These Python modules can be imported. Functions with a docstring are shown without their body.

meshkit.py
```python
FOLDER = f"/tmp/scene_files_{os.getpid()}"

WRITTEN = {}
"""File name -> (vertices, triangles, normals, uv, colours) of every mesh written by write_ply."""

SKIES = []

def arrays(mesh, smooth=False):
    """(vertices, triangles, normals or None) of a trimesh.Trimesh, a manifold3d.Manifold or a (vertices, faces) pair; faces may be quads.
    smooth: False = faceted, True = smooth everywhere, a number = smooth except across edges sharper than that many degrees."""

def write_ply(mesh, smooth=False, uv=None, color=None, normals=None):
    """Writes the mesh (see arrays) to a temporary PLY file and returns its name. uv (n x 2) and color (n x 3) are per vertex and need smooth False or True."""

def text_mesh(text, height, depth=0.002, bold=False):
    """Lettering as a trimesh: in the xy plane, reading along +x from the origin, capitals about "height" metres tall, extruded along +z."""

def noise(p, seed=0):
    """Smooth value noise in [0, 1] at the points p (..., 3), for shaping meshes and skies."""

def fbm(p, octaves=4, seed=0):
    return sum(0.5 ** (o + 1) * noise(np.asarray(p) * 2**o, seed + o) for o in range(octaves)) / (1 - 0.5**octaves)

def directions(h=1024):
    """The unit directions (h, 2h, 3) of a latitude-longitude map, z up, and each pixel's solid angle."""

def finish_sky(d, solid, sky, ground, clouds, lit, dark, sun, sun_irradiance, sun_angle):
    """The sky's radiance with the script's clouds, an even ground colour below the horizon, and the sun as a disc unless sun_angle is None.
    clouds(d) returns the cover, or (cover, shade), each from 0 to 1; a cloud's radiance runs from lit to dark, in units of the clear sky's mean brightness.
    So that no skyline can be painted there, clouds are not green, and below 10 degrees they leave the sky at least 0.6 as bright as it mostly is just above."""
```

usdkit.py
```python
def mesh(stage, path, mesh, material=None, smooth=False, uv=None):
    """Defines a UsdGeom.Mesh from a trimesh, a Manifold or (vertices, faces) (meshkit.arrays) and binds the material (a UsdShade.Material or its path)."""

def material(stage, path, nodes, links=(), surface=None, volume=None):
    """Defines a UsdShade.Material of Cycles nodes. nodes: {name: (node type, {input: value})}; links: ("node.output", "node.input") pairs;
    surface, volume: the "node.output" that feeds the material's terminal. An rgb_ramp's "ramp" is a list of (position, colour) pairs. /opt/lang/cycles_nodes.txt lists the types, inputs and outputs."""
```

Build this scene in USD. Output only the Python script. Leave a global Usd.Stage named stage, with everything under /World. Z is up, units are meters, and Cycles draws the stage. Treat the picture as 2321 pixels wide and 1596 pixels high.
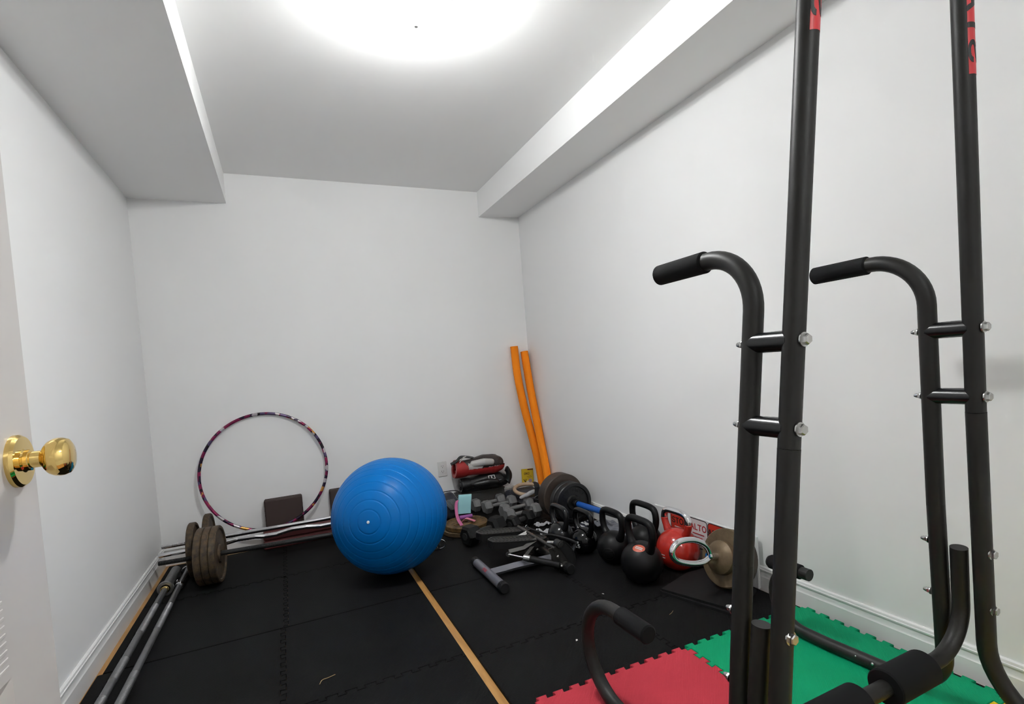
import math, random
import numpy as np, trimesh, manifold3d as m3
import shapely
from shapely.geometry import Polygon, Point, LineString
from shapely import affinity
from pxr import Usd, UsdGeom, UsdLux, UsdShade, Gf, Sdf
import usdkit, meshkit

stage = Usd.Stage.CreateInMemory()
world = UsdGeom.Xform.Define(stage, '/World')
UsdGeom.Scope.Define(stage, '/World/Looks')
random.seed(5)
rng = np.random.default_rng(5)

# ------------------------------------------------------------------ camera, light, exposure
YAW, PITCH, ROLL = 0.42188, -0.03563, -0.07608
FPX, CY = 1155.44, 872.96
CAM_H = 1.06
fwd = np.array([math.sin(YAW) * math.cos(PITCH), math.cos(YAW) * math.cos(PITCH), math.sin(PITCH)])
r0 = np.array([math.cos(YAW), -math.sin(YAW), 0]); u0 = np.cross(r0, fwd)
cr, sr = math.cos(ROLL), math.sin(ROLL)
right, up = cr * r0 + sr * u0, -sr * r0 + cr * u0
cam = UsdGeom.Camera.Define(stage, '/World/camera')
cm = Gf.Matrix4d(1.0)
for i, v in enumerate((right, up, -fwd, (0, 0, CAM_H))):
    cm.SetRow3(i, Gf.Vec3d(*map(float, v)))
cam.AddTransformOp().Set(cm)
cam.CreateHorizontalApertureAttr(36.0)
cam.CreateFocalLengthAttr(FPX / 2321 * 36.0)
cam.CreateVerticalApertureOffsetAttr((CY - 798.0) / 2321 * 36.0)
cam.CreateClippingRangeAttr((0.05, 100.0))
cam.CreateExposureAttr(0.0)

LAMP = (0.53, 1.765)          # ceiling fixture of the room
UNSEEN_LAMP = (0.70, -1.00)          # unseen ceiling lamp behind the camera, placed to light the room
ROOM_BULB, UNSEEN_BULB = 1380.0, 800.0
def bulb(name, p, r, power, col=(0.985, 1.0, 1.02)):
    l = UsdLux.SphereLight.Define(stage, '/World/' + name)
    l.CreateRadiusAttr(r); l.CreateIntensityAttr(power); l.CreateColorAttr(Gf.Vec3f(*col))
    l.AddTranslateOp().Set(Gf.Vec3d(*p))
bulb('room_bulb_light', (LAMP[0], LAMP[1], 2.320), 0.042, ROOM_BULB)
bulb('unseen_bulb_light', (UNSEEN_LAMP[0], UNSEEN_LAMP[1], 2.32), 0.042, UNSEEN_BULB)  # bulb of the unseen lamp, strength set to light walls and ceiling
dome = UsdLux.DomeLight.Define(stage, '/World/added_ambient_light')  # weak all-round ambient light, added; there is no sky in this room
dome.CreateIntensityAttr(0.02); dome.CreateColorAttr(Gf.Vec3f(0.9, 0.95, 1.0))

# ------------------------------------------------------------------ materials
LOOK = {}
def mat(name, col, rough=0.5, metal=0.0, var=None, bump=None, coat=0.0, spec=0.5, sheen=0.0):
    """var: (scale, second colour, contrast) noise mix; bump: (scale, strength, distance)"""
    if name in LOOK: return LOOK[name]
    n = {'p': ('principled_bsdf', {'base_color': col, 'roughness': rough, 'metallic': metal, 'coat_weight': coat,
                                   'specular_ior_level': spec, 'sheen_weight': sheen}),
         'tc': ('texture_coordinate', {})}
    L = []
    if var:
        n['n'] = ('noise_texture', {'scale': var[0], 'detail': 6.0, 'roughness': 0.62})
        lo = 0.5 - var[2] / 2
        n['r'] = ('rgb_ramp', {'ramp': [(max(lo, 0), col), (min(lo + var[2], 1), var[1])]})
        L += [('tc.object', 'n.vector'), ('n.fac', 'r.fac'), ('r.color', 'p.base_color')]
    if bump:
        n['bn'] = ('noise_texture', {'scale': bump[0], 'detail': 3.0})
        n['b'] = ('bump', {'strength': bump[1], 'distance': bump[2]})
        L += [('tc.object', 'bn.vector'), ('bn.fac', 'b.height'), ('b.normal', 'p.normal')]
    LOOK[name] = usdkit.material(stage, '/World/Looks/' + name, n, L, surface='p.BSDF')
    return LOOK[name]

def foam_mat(name, col, col2):
    if name in LOOK: return LOOK[name]
    n = {'tc': ('texture_coordinate', {}), 'n': ('noise_texture', {'scale': 160.0, 'detail': 3.0}),
         'n2': ('noise_texture', {'scale': 5.0, 'detail': 3.0}),
         'r': ('rgb_ramp', {'ramp': [(0.35, col), (0.7, col2)]}),
         'm': ('mapping', {'rotation': (0, 0, 0.785)}),
         'w': ('wave_texture', {'scale': 62.0, 'distortion': 1.5, 'detail': 2.0, 'detail_scale': 3.0}),
         'a': ('math', {'math_type': 'add'}), 'h': ('math', {'math_type': 'multiply', 'value2': 0.5}),
         'b': ('bump', {'strength': 0.35, 'distance': 0.0012}),
         'p': ('principled_bsdf', {'roughness': 0.72, 'specular_ior_level': 0.14})}
    L = [('tc.object', 'n.vector'), ('tc.object', 'n2.vector'), ('n2.fac', 'r.fac'), ('r.color', 'p.base_color'),
         ('tc.object', 'm.vector'), ('m.vector', 'w.vector'), ('w.fac', 'a.value1'), ('n.fac', 'h.value1'), ('h.value', 'a.value2'),
         ('a.value', 'b.height'), ('b.normal', 'p.normal')]
    LOOK[name] = usdkit.material(stage, '/World/Looks/' + name, n, L, surface='p.BSDF')
    return LOOK[name]

def srgb(r, g, b):
    f = lambda c: (c / 255 / 12.92) if c <= 10 else ((c / 255 + 0.055) / 1.055) ** 2.4
    return (f(r), f(g), f(b))

WALL = mat('wall_paint', (0.895, 0.896, 0.888), 0.62, bump=(220, 0.06, 0.002), var=(1.4, (0.905, 0.906, 0.90), 0.5), spec=0.3)
CEIL = mat('ceiling_paint', (0.935, 0.935, 0.926), 0.8, bump=(260, 0.05, 0.002), spec=0.25)
TRIM = mat('trim_gloss_paint', (0.86, 0.86, 0.85), 0.28)
DOOR = mat('door_paint', (0.68, 0.655, 0.64), 0.33)
UNSEEN_CARPET = mat('unseen_grey_carpet', (0.55, 0.55, 0.55), 0.95, var=(90, (0.62, 0.62, 0.62), 0.5), bump=(300, 0.4, 0.003))  # tone of the unseen floor, pale and neutral to bounce light
BRASS = mat('polished_brass', (0.83, 0.60, 0.22), 0.07, 1.0)
CHROME = mat('chrome', (0.78, 0.78, 0.80), 0.10, 1.0, bump=(40, 0.03, 0.002))
STEEL = mat('brushed_steel', (0.42, 0.42, 0.43), 0.34, 1.0, var=(30, (0.30, 0.30, 0.31), 0.6))
BARGREY = mat('grey_bar_steel', (0.30, 0.30, 0.31), 0.38, 0.85, var=(22, (0.19, 0.19, 0.195), 0.6))
BLKBAR = mat('black_oxide_steel', (0.03, 0.03, 0.031), 0.38, 0.6)
ZINC = mat('zinc_bolt', (0.55, 0.55, 0.54), 0.25, 1.0)
TUBE = mat('charcoal_powder_coat', (0.0135, 0.0125, 0.0115), 0.46, 0.0, bump=(420, 0.05, 0.001), spec=0.32)
BLACKGLOSS = mat('gloss_black_steel', (0.005, 0.005, 0.006), 0.26, spec=0.5)
GRIP = mat('black_foam_grip', (0.0045, 0.0045, 0.005), 0.85, bump=(500, 0.25, 0.001), spec=0.2)
RUST = mat('rusty_iron', (0.020, 0.015, 0.011), 0.62, 0.25, var=(30, (0.105, 0.066, 0.032), 0.32), bump=(70, 0.35, 0.002))
RUST2 = mat('bronze_painted_iron', (0.10, 0.068, 0.035), 0.48, 0.35, var=(30, (0.16, 0.11, 0.06), 0.5), bump=(120, 0.2, 0.001))
RUST3 = mat('brown_enamel_iron', (0.034, 0.025, 0.020), 0.5, 0.2, var=(14, (0.062, 0.044, 0.033), 0.5), bump=(90, 0.2, 0.001))
GOLDPL = mat('gold_flecked_iron', (0.045, 0.028, 0.012), 0.5, 0.35, var=(34, (0.22, 0.13, 0.045), 0.35), bump=(70, 0.3, 0.002))
BLKIRON = mat('black_enamel_iron', (0.005, 0.005, 0.0055), 0.38, bump=(60, 0.1, 0.001))
DKGREYIRON = mat('dark_grey_iron', (0.026, 0.026, 0.0255), 0.45, bump=(60, 0.1, 0.001))
HEXGREY = mat('grey_cast_iron', (0.155, 0.155, 0.157), 0.55, var=(30, (0.19, 0.19, 0.19), 0.6), bump=(140, 0.25, 0.001))
KBMATTE = mat('matte_black_iron', (0.0045, 0.0045, 0.005), 0.42, bump=(180, 0.12, 0.001), spec=0.2)
KBGLOSS = mat('gloss_black_vinyl', (0.003, 0.003, 0.0035), 0.13, spec=0.35)
KBGREY = mat('grey_gloss_vinyl', (0.012, 0.012, 0.013), 0.17, spec=0.4)
KBRED = mat('red_vinyl', (0.42, 0.022, 0.014), 0.16, spec=0.6)
ORANGE = mat('orange_foam', (0.93, 0.26, 0.010), 0.75, bump=(260, 0.2, 0.001), spec=0.2)
BALLBLUE = mat('blue_vinyl', (0.0, 0.128, 0.42), 0.36, var=(3.0, (0.0, 0.136, 0.44), 0.6), spec=0.16)
WHITEP = mat('white_plastic', (0.78, 0.78, 0.76), 0.35)
DARKSLOT = mat('dark_slot', (0.03, 0.03, 0.03), 0.7)
BLOCKF = mat('dark_brown_block_foam', (0.052, 0.036, 0.033), 0.8, bump=(300, 0.2, 0.001), spec=0.2)
MAROON = mat('maroon_vinyl', (0.115, 0.022, 0.022), 0.55, bump=(160, 0.12, 0.001))
BLKLEATHER = mat('black_leather', (0.006, 0.006, 0.007), 0.34, bump=(90, 0.25, 0.002))
BRNLEATHER = mat('dark_brown_leather', (0.030, 0.022, 0.021), 0.38, bump=(90, 0.25, 0.002))
REDLEATHER = mat('red_leather', (0.30, 0.018, 0.018), 0.4, bump=(80, 0.2, 0.002))
WHTLEATHER = mat('off_white_leather', (0.52, 0.50, 0.48), 0.45, bump=(80, 0.2, 0.002))
WOOD = mat('pale_birch_wood', (0.44, 0.31, 0.20), 0.45, var=(9, (0.52, 0.38, 0.26), 0.6))
TEAL = mat('teal_latex', (0.27, 0.55, 0.58), 0.6, var=(8, (0.30, 0.58, 0.61), 0.5), sheen=0.2)
PURPLE = mat('purple_latex', (0.29, 0.075, 0.30), 0.55)
PINK = mat('pink_latex', (0.70, 0.22, 0.31), 0.55)
MAUVE = mat('mauve_latex', (0.45, 0.10, 0.24), 0.55)
NAVYCLOTH = mat('navy_cloth', (0.012, 0.013, 0.024), 0.85, sheen=0.3)
GREYCLOTH = mat('blue_grey_cloth', (0.115, 0.12, 0.145), 0.9, var=(60, (0.17, 0.175, 0.20), 0.5), sheen=0.3)
WHITECLOTH = mat('white_cloth', (0.46, 0.46, 0.48), 0.85, sheen=0.3)
MESHGREY = mat('grey_mesh_cloth', (0.16, 0.16, 0.17), 0.85)
WEB = mat('black_webbing', (0.012, 0.012, 0.013), 0.8, bump=(500, 0.3, 0.001))
RUBBER = mat('black_rubber', (0.0055, 0.0055, 0.0058), 0.62, spec=0.28)
TREAD = mat('dark_grey_tread_rubber', (0.022, 0.022, 0.022), 0.62, spec=0.35)
GREYPAINT = mat('grey_blue_metallic_paint', (0.155, 0.155, 0.18), 0.32, 0.3, spec=0.6)
DKMETAL = mat('dark_bracket_steel', (0.055, 0.053, 0.050), 0.34, 0.5)
CARTON = mat('white_carton', (0.72, 0.72, 0.72), 0.5)
SIGNRED = mat('printed_red', (0.52, 0.032, 0.016), 0.45)
INK = mat('printed_black', (0.012, 0.012, 0.012), 0.5)
INKRED = mat('printed_red_ink', (0.40, 0.02, 0.03), 0.5)
INKWHITE = mat('printed_white', (0.72, 0.72, 0.72), 0.5)
DECAL = mat('red_decal', (0.55, 0.03, 0.035), 0.35)
STICKER = mat('orange_sticker', (0.55, 0.11, 0.06), 0.4)
BOOKY = mat('yellow_card', (0.66, 0.47, 0.025), 0.45)
LAVENDER = mat('printed_lavender', (0.36, 0.27, 0.33), 0.5)
STRAW = mat('straw_thread', (0.38, 0.27, 0.12), 0.8)
DARKBOX = mat('charcoal_box', (0.040, 0.039, 0.037), 0.7, bump=(60, 0.1, 0.002))
BLUETAPE = mat('blue_grip_tape', (0.008, 0.10, 0.42), 0.5)
BLKFOAM = foam_mat('black_foam_tile', (0.0014, 0.0014, 0.0014), (0.0022, 0.0022, 0.0022))
REDFOAM = foam_mat('red_foam_tile', (0.42, 0.035, 0.052), (0.46, 0.04, 0.058))
GRNFOAM = foam_mat('green_foam_tile', (0.002, 0.275, 0.115), (0.0025, 0.30, 0.13))
YELFOAM = foam_mat('yellow_foam_tile', (0.72, 0.50, 0.02), (0.76, 0.54, 0.02))
PADFOAM = mat('black_mat_vinyl', (0.0045, 0.0045, 0.0047), 0.65, bump=(50, 0.15, 0.002), spec=0.22)

def floor_mat():
    n = {'tc': ('texture_coordinate', {}), 'm': ('mapping', {'scale': (6.0, 0.8, 1.0)}),
         'n': ('noise_texture', {'scale': 8.0, 'detail': 6.0, 'distortion': 0.6}),
         'r': ('rgb_ramp', {'ramp': [(0.3, (0.36, 0.175, 0.045)), (0.7, (0.52, 0.28, 0.085))]}),
         'p': ('principled_bsdf', {'roughness': 0.35})}
    return usdkit.material(stage, '/World/Looks/oak_laminate', n,
        [('tc.object', 'm.vector'), ('m.vector', 'n.vector'), ('n.fac', 'r.fac'), ('r.color', 'p.base_color')], surface='p.BSDF')
FLOORM = floor_mat()

def hoop_mat():
    n = {'tc': ('texture_coordinate', {}), 'v': ('voronoi_texture', {'scale': 38.0}), 'w': ('white_noise_texture', {}),
         'r': ('rgb_ramp', {'interpolate': False, 'ramp': [(0.0, (0.20, 0.012, 0.07)), (0.24, (0.018, 0.008, 0.03)), (0.42, (0.30, 0.02, 0.09)),
                 (0.56, (0.10, 0.07, 0.16)), (0.68, (0.55, 0.50, 0.52)), (0.80, (0.012, 0.008, 0.012)), (0.90, (0.62, 0.28, 0.06))]}),
         'p': ('principled_bsdf', {'roughness': 0.22, 'metallic': 0.45})}
    return usdkit.material(stage, '/World/Looks/hoop_foil_tape', n,
        [('tc.object', 'v.vector'), ('v.color', 'w.vector'), ('w.value', 'r.fac'), ('r.color', 'p.base_color')], surface='p.BSDF')
HOOPM = hoop_mat()

def glass_mat():
    n = {'t': ('transparent_bsdf', {'color': (0.97, 0.97, 0.96)}), 'd': ('translucent_bsdf', {'color': (0.9, 0.9, 0.88)}),
         'g': ('glossy_bsdf', {'roughness': 0.08, 'color': (1, 1, 1)}), 'f': ('fresnel', {'IOR': 1.5}),
         'm1': ('mix_closure', {'fac': 0.35}), 'm2': ('mix_closure', {}), 'e': ('emission', {'color': (1.0, 0.99, 0.97), 'strength': 1.3}), 'ad': ('add_closure', {})}
    return usdkit.material(stage, '/World/Looks/frosted_glass', n,
        [('t.BSDF', 'm1.closure1'), ('d.BSDF', 'm1.closure2'), ('f.fac', 'm2.fac'), ('m1.closure', 'm2.closure1'), ('g.BSDF', 'm2.closure2'), ('m2.closure', 'ad.closure1'), ('e.emission', 'ad.closure2')], surface='ad.closure')
GLASS = glass_mat()

# ------------------------------------------------------------------ scene graph helpers
USED = set()
def numbered(path):
    if path not in USED:
        USED.add(path); return path
    k = 1
    while f'{path}_{k:03d}' in USED: k += 1
    path = f'{path}_{k:03d}'; USED.add(path); return path

def keys(prim, label=None, cat=None, group=None, kind=None):
    for k, v in (('label', label), ('category', cat), ('group', group), ('kind', kind)):
        if v: prim.SetCustomDataByKey(k, v)

def thing(name, label, cat, loc=(0, 0, 0), rotz=0.0, group=None, kind=None, tilt=None):
    x = UsdGeom.Xform.Define(stage, numbered('/World/' + name))
    x.AddTranslateOp().Set(Gf.Vec3d(*map(float, loc)))
    if rotz: x.AddRotateZOp().Set(float(rotz))
    if tilt: x.AddRotateXYZOp().Set(Gf.Vec3f(*tilt))
    keys(x.GetPrim(), label, cat, group, kind)
    return str(x.GetPath())

def part(parent, name, mesh, material, smooth=35, label=None, kind=None):
    p = numbered(parent + '/' + name)
    m = usdkit.mesh(stage, p, mesh, material, smooth=smooth)
    keys(m.GetPrim(), label, kind=kind)
    return p

def solo(name, mesh, material, label, cat, group=None, smooth=35, kind=None, loc=None):
    p = numbered('/World/' + name)
    m = usdkit.mesh(stage, p, mesh, material, smooth=smooth)
    if loc is not None: UsdGeom.Xformable(m).AddTranslateOp().Set(Gf.Vec3d(*map(float, loc)))
    keys(m.GetPrim(), label, cat, group, kind)
    return p

def struct(name, mesh, material, parent=None, smooth=False, label=None, cat=None):
    p = numbered((parent or '/World') + '/' + name)
    m = usdkit.mesh(stage, p, mesh, material, smooth=smooth)
    if not parent: keys(m.GetPrim(), label, cat, kind='structure')
    return p

def copy(src, name, label, loc, rotz=0.0, tilt=None):
    s = stage.GetPrimAtPath(src); d = s.GetCustomData()
    x = UsdGeom.Xform.Define(stage, numbered('/World/' + name))
    pr = x.GetPrim(); pr.GetReferences().AddInternalReference(src); pr.SetInstanceable(True)
    xf = UsdGeom.Xformable(pr); xf.ClearXformOpOrder()
    for a in ('xformOp:translate', 'xformOp:rotateZ', 'xformOp:rotateXYZ'):
        pass
    xf.SetXformOpOrder([])
    xf.AddTranslateOp().Set(Gf.Vec3d(*map(float, loc)))
    ops = [xf.GetOrderedXformOps()[0]]
    xf.AddRotateZOp().Set(float(rotz))
    xf.AddRotateXYZOp().Set(Gf.Vec3f(*(tilt or (0, 0, 0))))
    keys(pr, label, d.get('category'), d.get('group'))
    return str(pr.GetPath())

# ------------------------------------------------------------------ mesh helpers
cat = trimesh.util.concatenate
def tm(man):
    m = man.to_mesh()
    return trimesh.Trimesh(np.array(m.vert_properties[:, :3]), np.array(m.tri_verts), process=False)
def T(mesh, t=(0, 0, 0), rx=0, ry=0, rz=0, s=None):
    m = mesh.copy()
    if s is not None: m.apply_scale(s)
    for a, ax in ((rx, (1, 0, 0)), (ry, (0, 1, 0)), (rz, (0, 0, 1))):
        if a: m.apply_transform(trimesh.transformations.rotation_matrix(math.radians(a), ax))
    m.apply_translation(t)
    return m
def box(x0, x1, y0, y1, z0, z1):
    return T(trimesh.creation.box([x1 - x0, y1 - y0, z1 - z0]), ((x0 + x1) / 2, (y0 + y1) / 2, (z0 + z1) / 2))
def rbox(x0, x1, y0, y1, z0, z1, b=0.004):
    pts = []
    for sx, X in ((1, x0), (-1, x1)):
        for sy, Y in ((1, y0), (-1, y1)):
            for sz, Z in ((1, z0), (-1, z1)):
                for k in range(3):
                    o = [b * .3 if q != k else 0 for q in range(3)]
                    o = [b, b, b]; o[k] = 0
                    pts.append((X + sx * o[0], Y + sy * o[1], Z + sz * o[2]))
    return trimesh.convex.convex_hull(np.array(pts))
def lathe(profile, n=48, axis='z'):
    """profile: (r, z) pairs; closed at r=0 ends"""
    m = trimesh.creation.revolve(np.array(profile, float), sections=n)
    if axis == 'x': m = T(m, ry=90)
    if axis == 'y': m = T(m, rx=-90)
    return m
def smoothpath(pts, n=10):
    """Catmull-Rom through the points"""
    p = np.array(pts, float)
    q = np.vstack([2 * p[0] - p[1], p, 2 * p[-1] - p[-2]])
    out = []
    for i in range(1, len(q) - 2):
        t = np.linspace(0, 1, n, endpoint=False)[:, None]
        a, b, c, d = q[i - 1], q[i], q[i + 1], q[i + 2]
        out.append(0.5 * (2 * b + (c - a) * t + (2 * a - 5 * b + 4 * c - d) * t ** 2 + (3 * b - a - 3 * c + d) * t ** 3))
    return np.vstack(out + [p[-1:]])
def fillet(pts, rad, n=8):
    """polyline with rounded corners of the given radii"""
    p = [np.array(x, float) for x in pts]
    if np.isscalar(rad): rad = [rad] * (len(p) - 2)
    out = [p[0]]
    for i in range(1, len(p) - 1):
        a, b, c = p[i - 1], p[i], p[i + 1]
        u, v = (a - b) / np.linalg.norm(a - b), (c - b) / np.linalg.norm(c - b)
        ang = math.acos(np.clip(u @ v, -1, 1)); r = rad[i - 1]
        if r <= 0: out.append(b); continue
        d = r / math.tan(ang / 2)
        ctr = b + (u + v) / np.linalg.norm(u + v) * r / math.sin(ang / 2)
        s, e = b + u * d - ctr, b + v * d - ctr
        tot = math.acos(np.clip(s @ e / r / r, -1, 1))
        for k in range(n + 1):
            t = k / n
            out.append(ctr + (math.sin((1 - t) * tot) * s + math.sin(t * tot) * e) / math.sin(tot))
    out.append(p[-1])
    return np.array(out)
def tube(pts, r, sides=20, caps=True, closed=False, squash=None):
    """swept round tube with parallel-transport frames; r scalar or per point"""
    p = np.array(pts, float)
    if np.ndim(r) == 0:
        p = p[np.concatenate([[True], np.linalg.norm(np.diff(p, axis=0), axis=1) > 1e-6])]
    n = len(p)
    t = (np.roll(p, -1, 0) - np.roll(p, 1, 0)) if closed else np.gradient(p, axis=0)
    t /= np.linalg.norm(t, axis=1, keepdims=True)
    a = np.cross(t[0], (0, 0, 1) if abs(t[0][2]) < 0.9 else (1, 0, 0)); a /= np.linalg.norm(a)
    A = [a]
    for i in range(1, n):
        a = a - (a @ t[i]) * t[i]; a /= np.linalg.norm(a); A.append(a)
    A = np.array(A); B = np.cross(t, A)
    th = np.arange(sides) * 2 * np.pi / sides
    rr = np.broadcast_to(r, (n,))[:, None, None]
    v = p[:, None] + rr * (np.cos(th)[None, :, None] * A[:, None] * (squash or 1) + np.sin(th)[None, :, None] * B[:, None])
    v = v.reshape(-1, 3); f = []
    m = n if closed else n - 1
    for i in range(m):
        i2 = (i + 1) % n
        for j in range(sides):
            j2 = (j + 1) % sides
            q = (i * sides + j, i * sides + j2, i2 * sides + j2, i2 * sides + j)
            f += [(q[0], q[1], q[2]), (q[0], q[2], q[3])]
    if caps and not closed:
        k = len(v); v = np.vstack([v, p[0], p[-1]])
        for j in range(sides):
            j2 = (j + 1) % sides
            f += [(k, j2, j), (k + 1, (n - 1) * sides + j, (n - 1) * sides + j2)]
    mesh = trimesh.Trimesh(v, np.array(f), process=False)
    if mesh.volume < 0: mesh.invert()
    return mesh
def cyl(a, b, r, sides=24, bev=0.0):
    a, b = np.array(a, float), np.array(b, float); L = np.linalg.norm(b - a)
    if bev:
        prof = [(0, 0), (r - bev, 0), (r, bev), (r, L - bev), (r - bev, L), (0, L)]
    else:
        prof = [(0, 0), (r, 0), (r, L), (0, L)]
    m = lathe(prof, sides)
    m.apply_transform(trimesh.geometry.align_vectors((0, 0, 1), (b - a) / L)); m.apply_translation(a)
    return m
def along(mesh, a, d):
    """mesh built along +z, moved to point a with z turned to d"""
    m = mesh.copy(); m.apply_transform(trimesh.geometry.align_vectors((0, 0, 1), np.array(d, float) / np.linalg.norm(d))); m.apply_translation(a)
    return m
def ext(poly, h, z=0.0):
    geoms = getattr(poly, 'geoms', [poly])
    return T(cat([trimesh.creation.extrude_polygon(g, h, engine='earcut') for g in geoms if g.area > 1e-9]), (0, 0, z))
def ribbon(pts, wdir, w, th=0.0015):
    """flat strap: centre line, width direction(s)"""
    p = np.array(pts, float); n = len(p)
    W = np.broadcast_to(np.array(wdir, float), p.shape); W = W / np.linalg.norm(W, axis=1, keepdims=True)
    t = np.gradient(p, axis=0); N = np.cross(t, W); N /= np.linalg.norm(N, axis=1, keepdims=True) + 1e-9
    w = np.broadcast_to(w, (n,))[:, None]
    ring = [p - W * w / 2 - N * th / 2, p + W * w / 2 - N * th / 2, p + W * w / 2 + N * th / 2, p - W * w / 2 + N * th / 2]
    v = np.stack(ring, 1).reshape(-1, 3); f = []
    for i in range(n - 1):
        for j in range(4):
            a, b, c, d = i * 4 + j, i * 4 + (j + 1) % 4, i * 4 + 4 + (j + 1) % 4, i * 4 + 4 + j
            f += [(a, b, c), (a, c, d)]
    f += [(0, 2, 1), (0, 3, 2), (4 * n - 4, 4 * n - 3, 4 * n - 2), (4 * n - 4, 4 * n - 2, 4 * n - 1)]
    m = trimesh.Trimesh(v, np.array(f), process=False)
    m.fix_normals()
    return m
def hull(spheres, n=16):
    ms = [m3.Manifold.sphere(r, n).translate((x, y, z)) for x, y, z, r in spheres]
    return m3.Manifold.batch_hull(ms)
def blob(groups, length=0.012, it=8):
    """union of hulls of spheres, refined and smoothed into one soft surface"""
    m = hull(groups[0])
    for g in groups[1:]: m = m + hull(g)
    t = tm(m.refine_to_length(length)); t.merge_vertices()
    trimesh.smoothing.filter_taubin(t, iterations=it)
    return t
def text(s, h, depth=0.0015, bold=True):
    m = meshkit.text_mesh(s, h, depth, bold); b = m.bounds
    return T(m, (-(b[0][0] + b[1][0]) / 2, -(b[0][1] + b[1][1]) / 2, 0))
def marks(n, h, pitch, seed, depth=.0015):
    """a row of short raised strokes, for cast lettering too worn to read"""
    r = random.Random(seed); out = []
    for k in range(n):
        x = (k - (n - 1) / 2) * pitch; st = [shapely.box(x - pitch * .36, -h / 2, x - pitch * .18, h / 2)]
        for y in (-h / 2, -h * .08, h / 2 - h * .16):
            if r.random() < .6: st.append(shapely.box(x - pitch * .36, y, x + pitch * .30, y + h * .16))
        if r.random() < .5: st.append(shapely.box(x + pitch * .14, -h / 2, x + pitch * .30, h / 2))
        out.append(ext(shapely.union_all(st), depth))
    return cat(out)
def frame_place(mesh, o, ex, ey):
    """mesh in xy plane -> plane at o with axes ex, ey"""
    ex = np.array(ex, float); ex /= np.linalg.norm(ex); ey = np.array(ey, float); ey -= (ey @ ex) * ex; ey /= np.linalg.norm(ey)
    ez = np.cross(ex, ey); m = mesh.copy()
    m.vertices = np.array(o) + m.vertices[:, :1] * ex + m.vertices[:, 1:2] * ey + m.vertices[:, 2:] * ez
    return m
def wrap_sphere(mesh, R, d, upv=(0, 0, 1), turn=0.0):
    """flat mesh (xy plane) laid on a sphere of radius R about the origin at direction d"""
    m = T(mesh, rz=turn).subdivide_to_size(0.012) if True else mesh
    d = np.array(d, float); d /= np.linalg.norm(d); ex = np.cross(upv, d); ex /= np.linalg.norm(ex); ey = np.cross(d, ex)
    v = m.vertices; q = d * R + v[:, :1] * ex + v[:, 1:2] * ey
    q = q / np.linalg.norm(q, axis=1, keepdims=True) * (R + v[:, 2:])
    m.vertices = q
    return m
def hexhead(r, h):
    p = Polygon([(r * math.cos(a), r * math.sin(a)) for a in np.arange(6) * math.pi / 3])
    return (tm(m3.Manifold.hull_points(np.array([(x * k, y * k, z) for x, y in list(p.exterior.coords)[:-1] for k, z in ((1, 0), (1, h * .75), (.84, h))]))))

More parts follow.
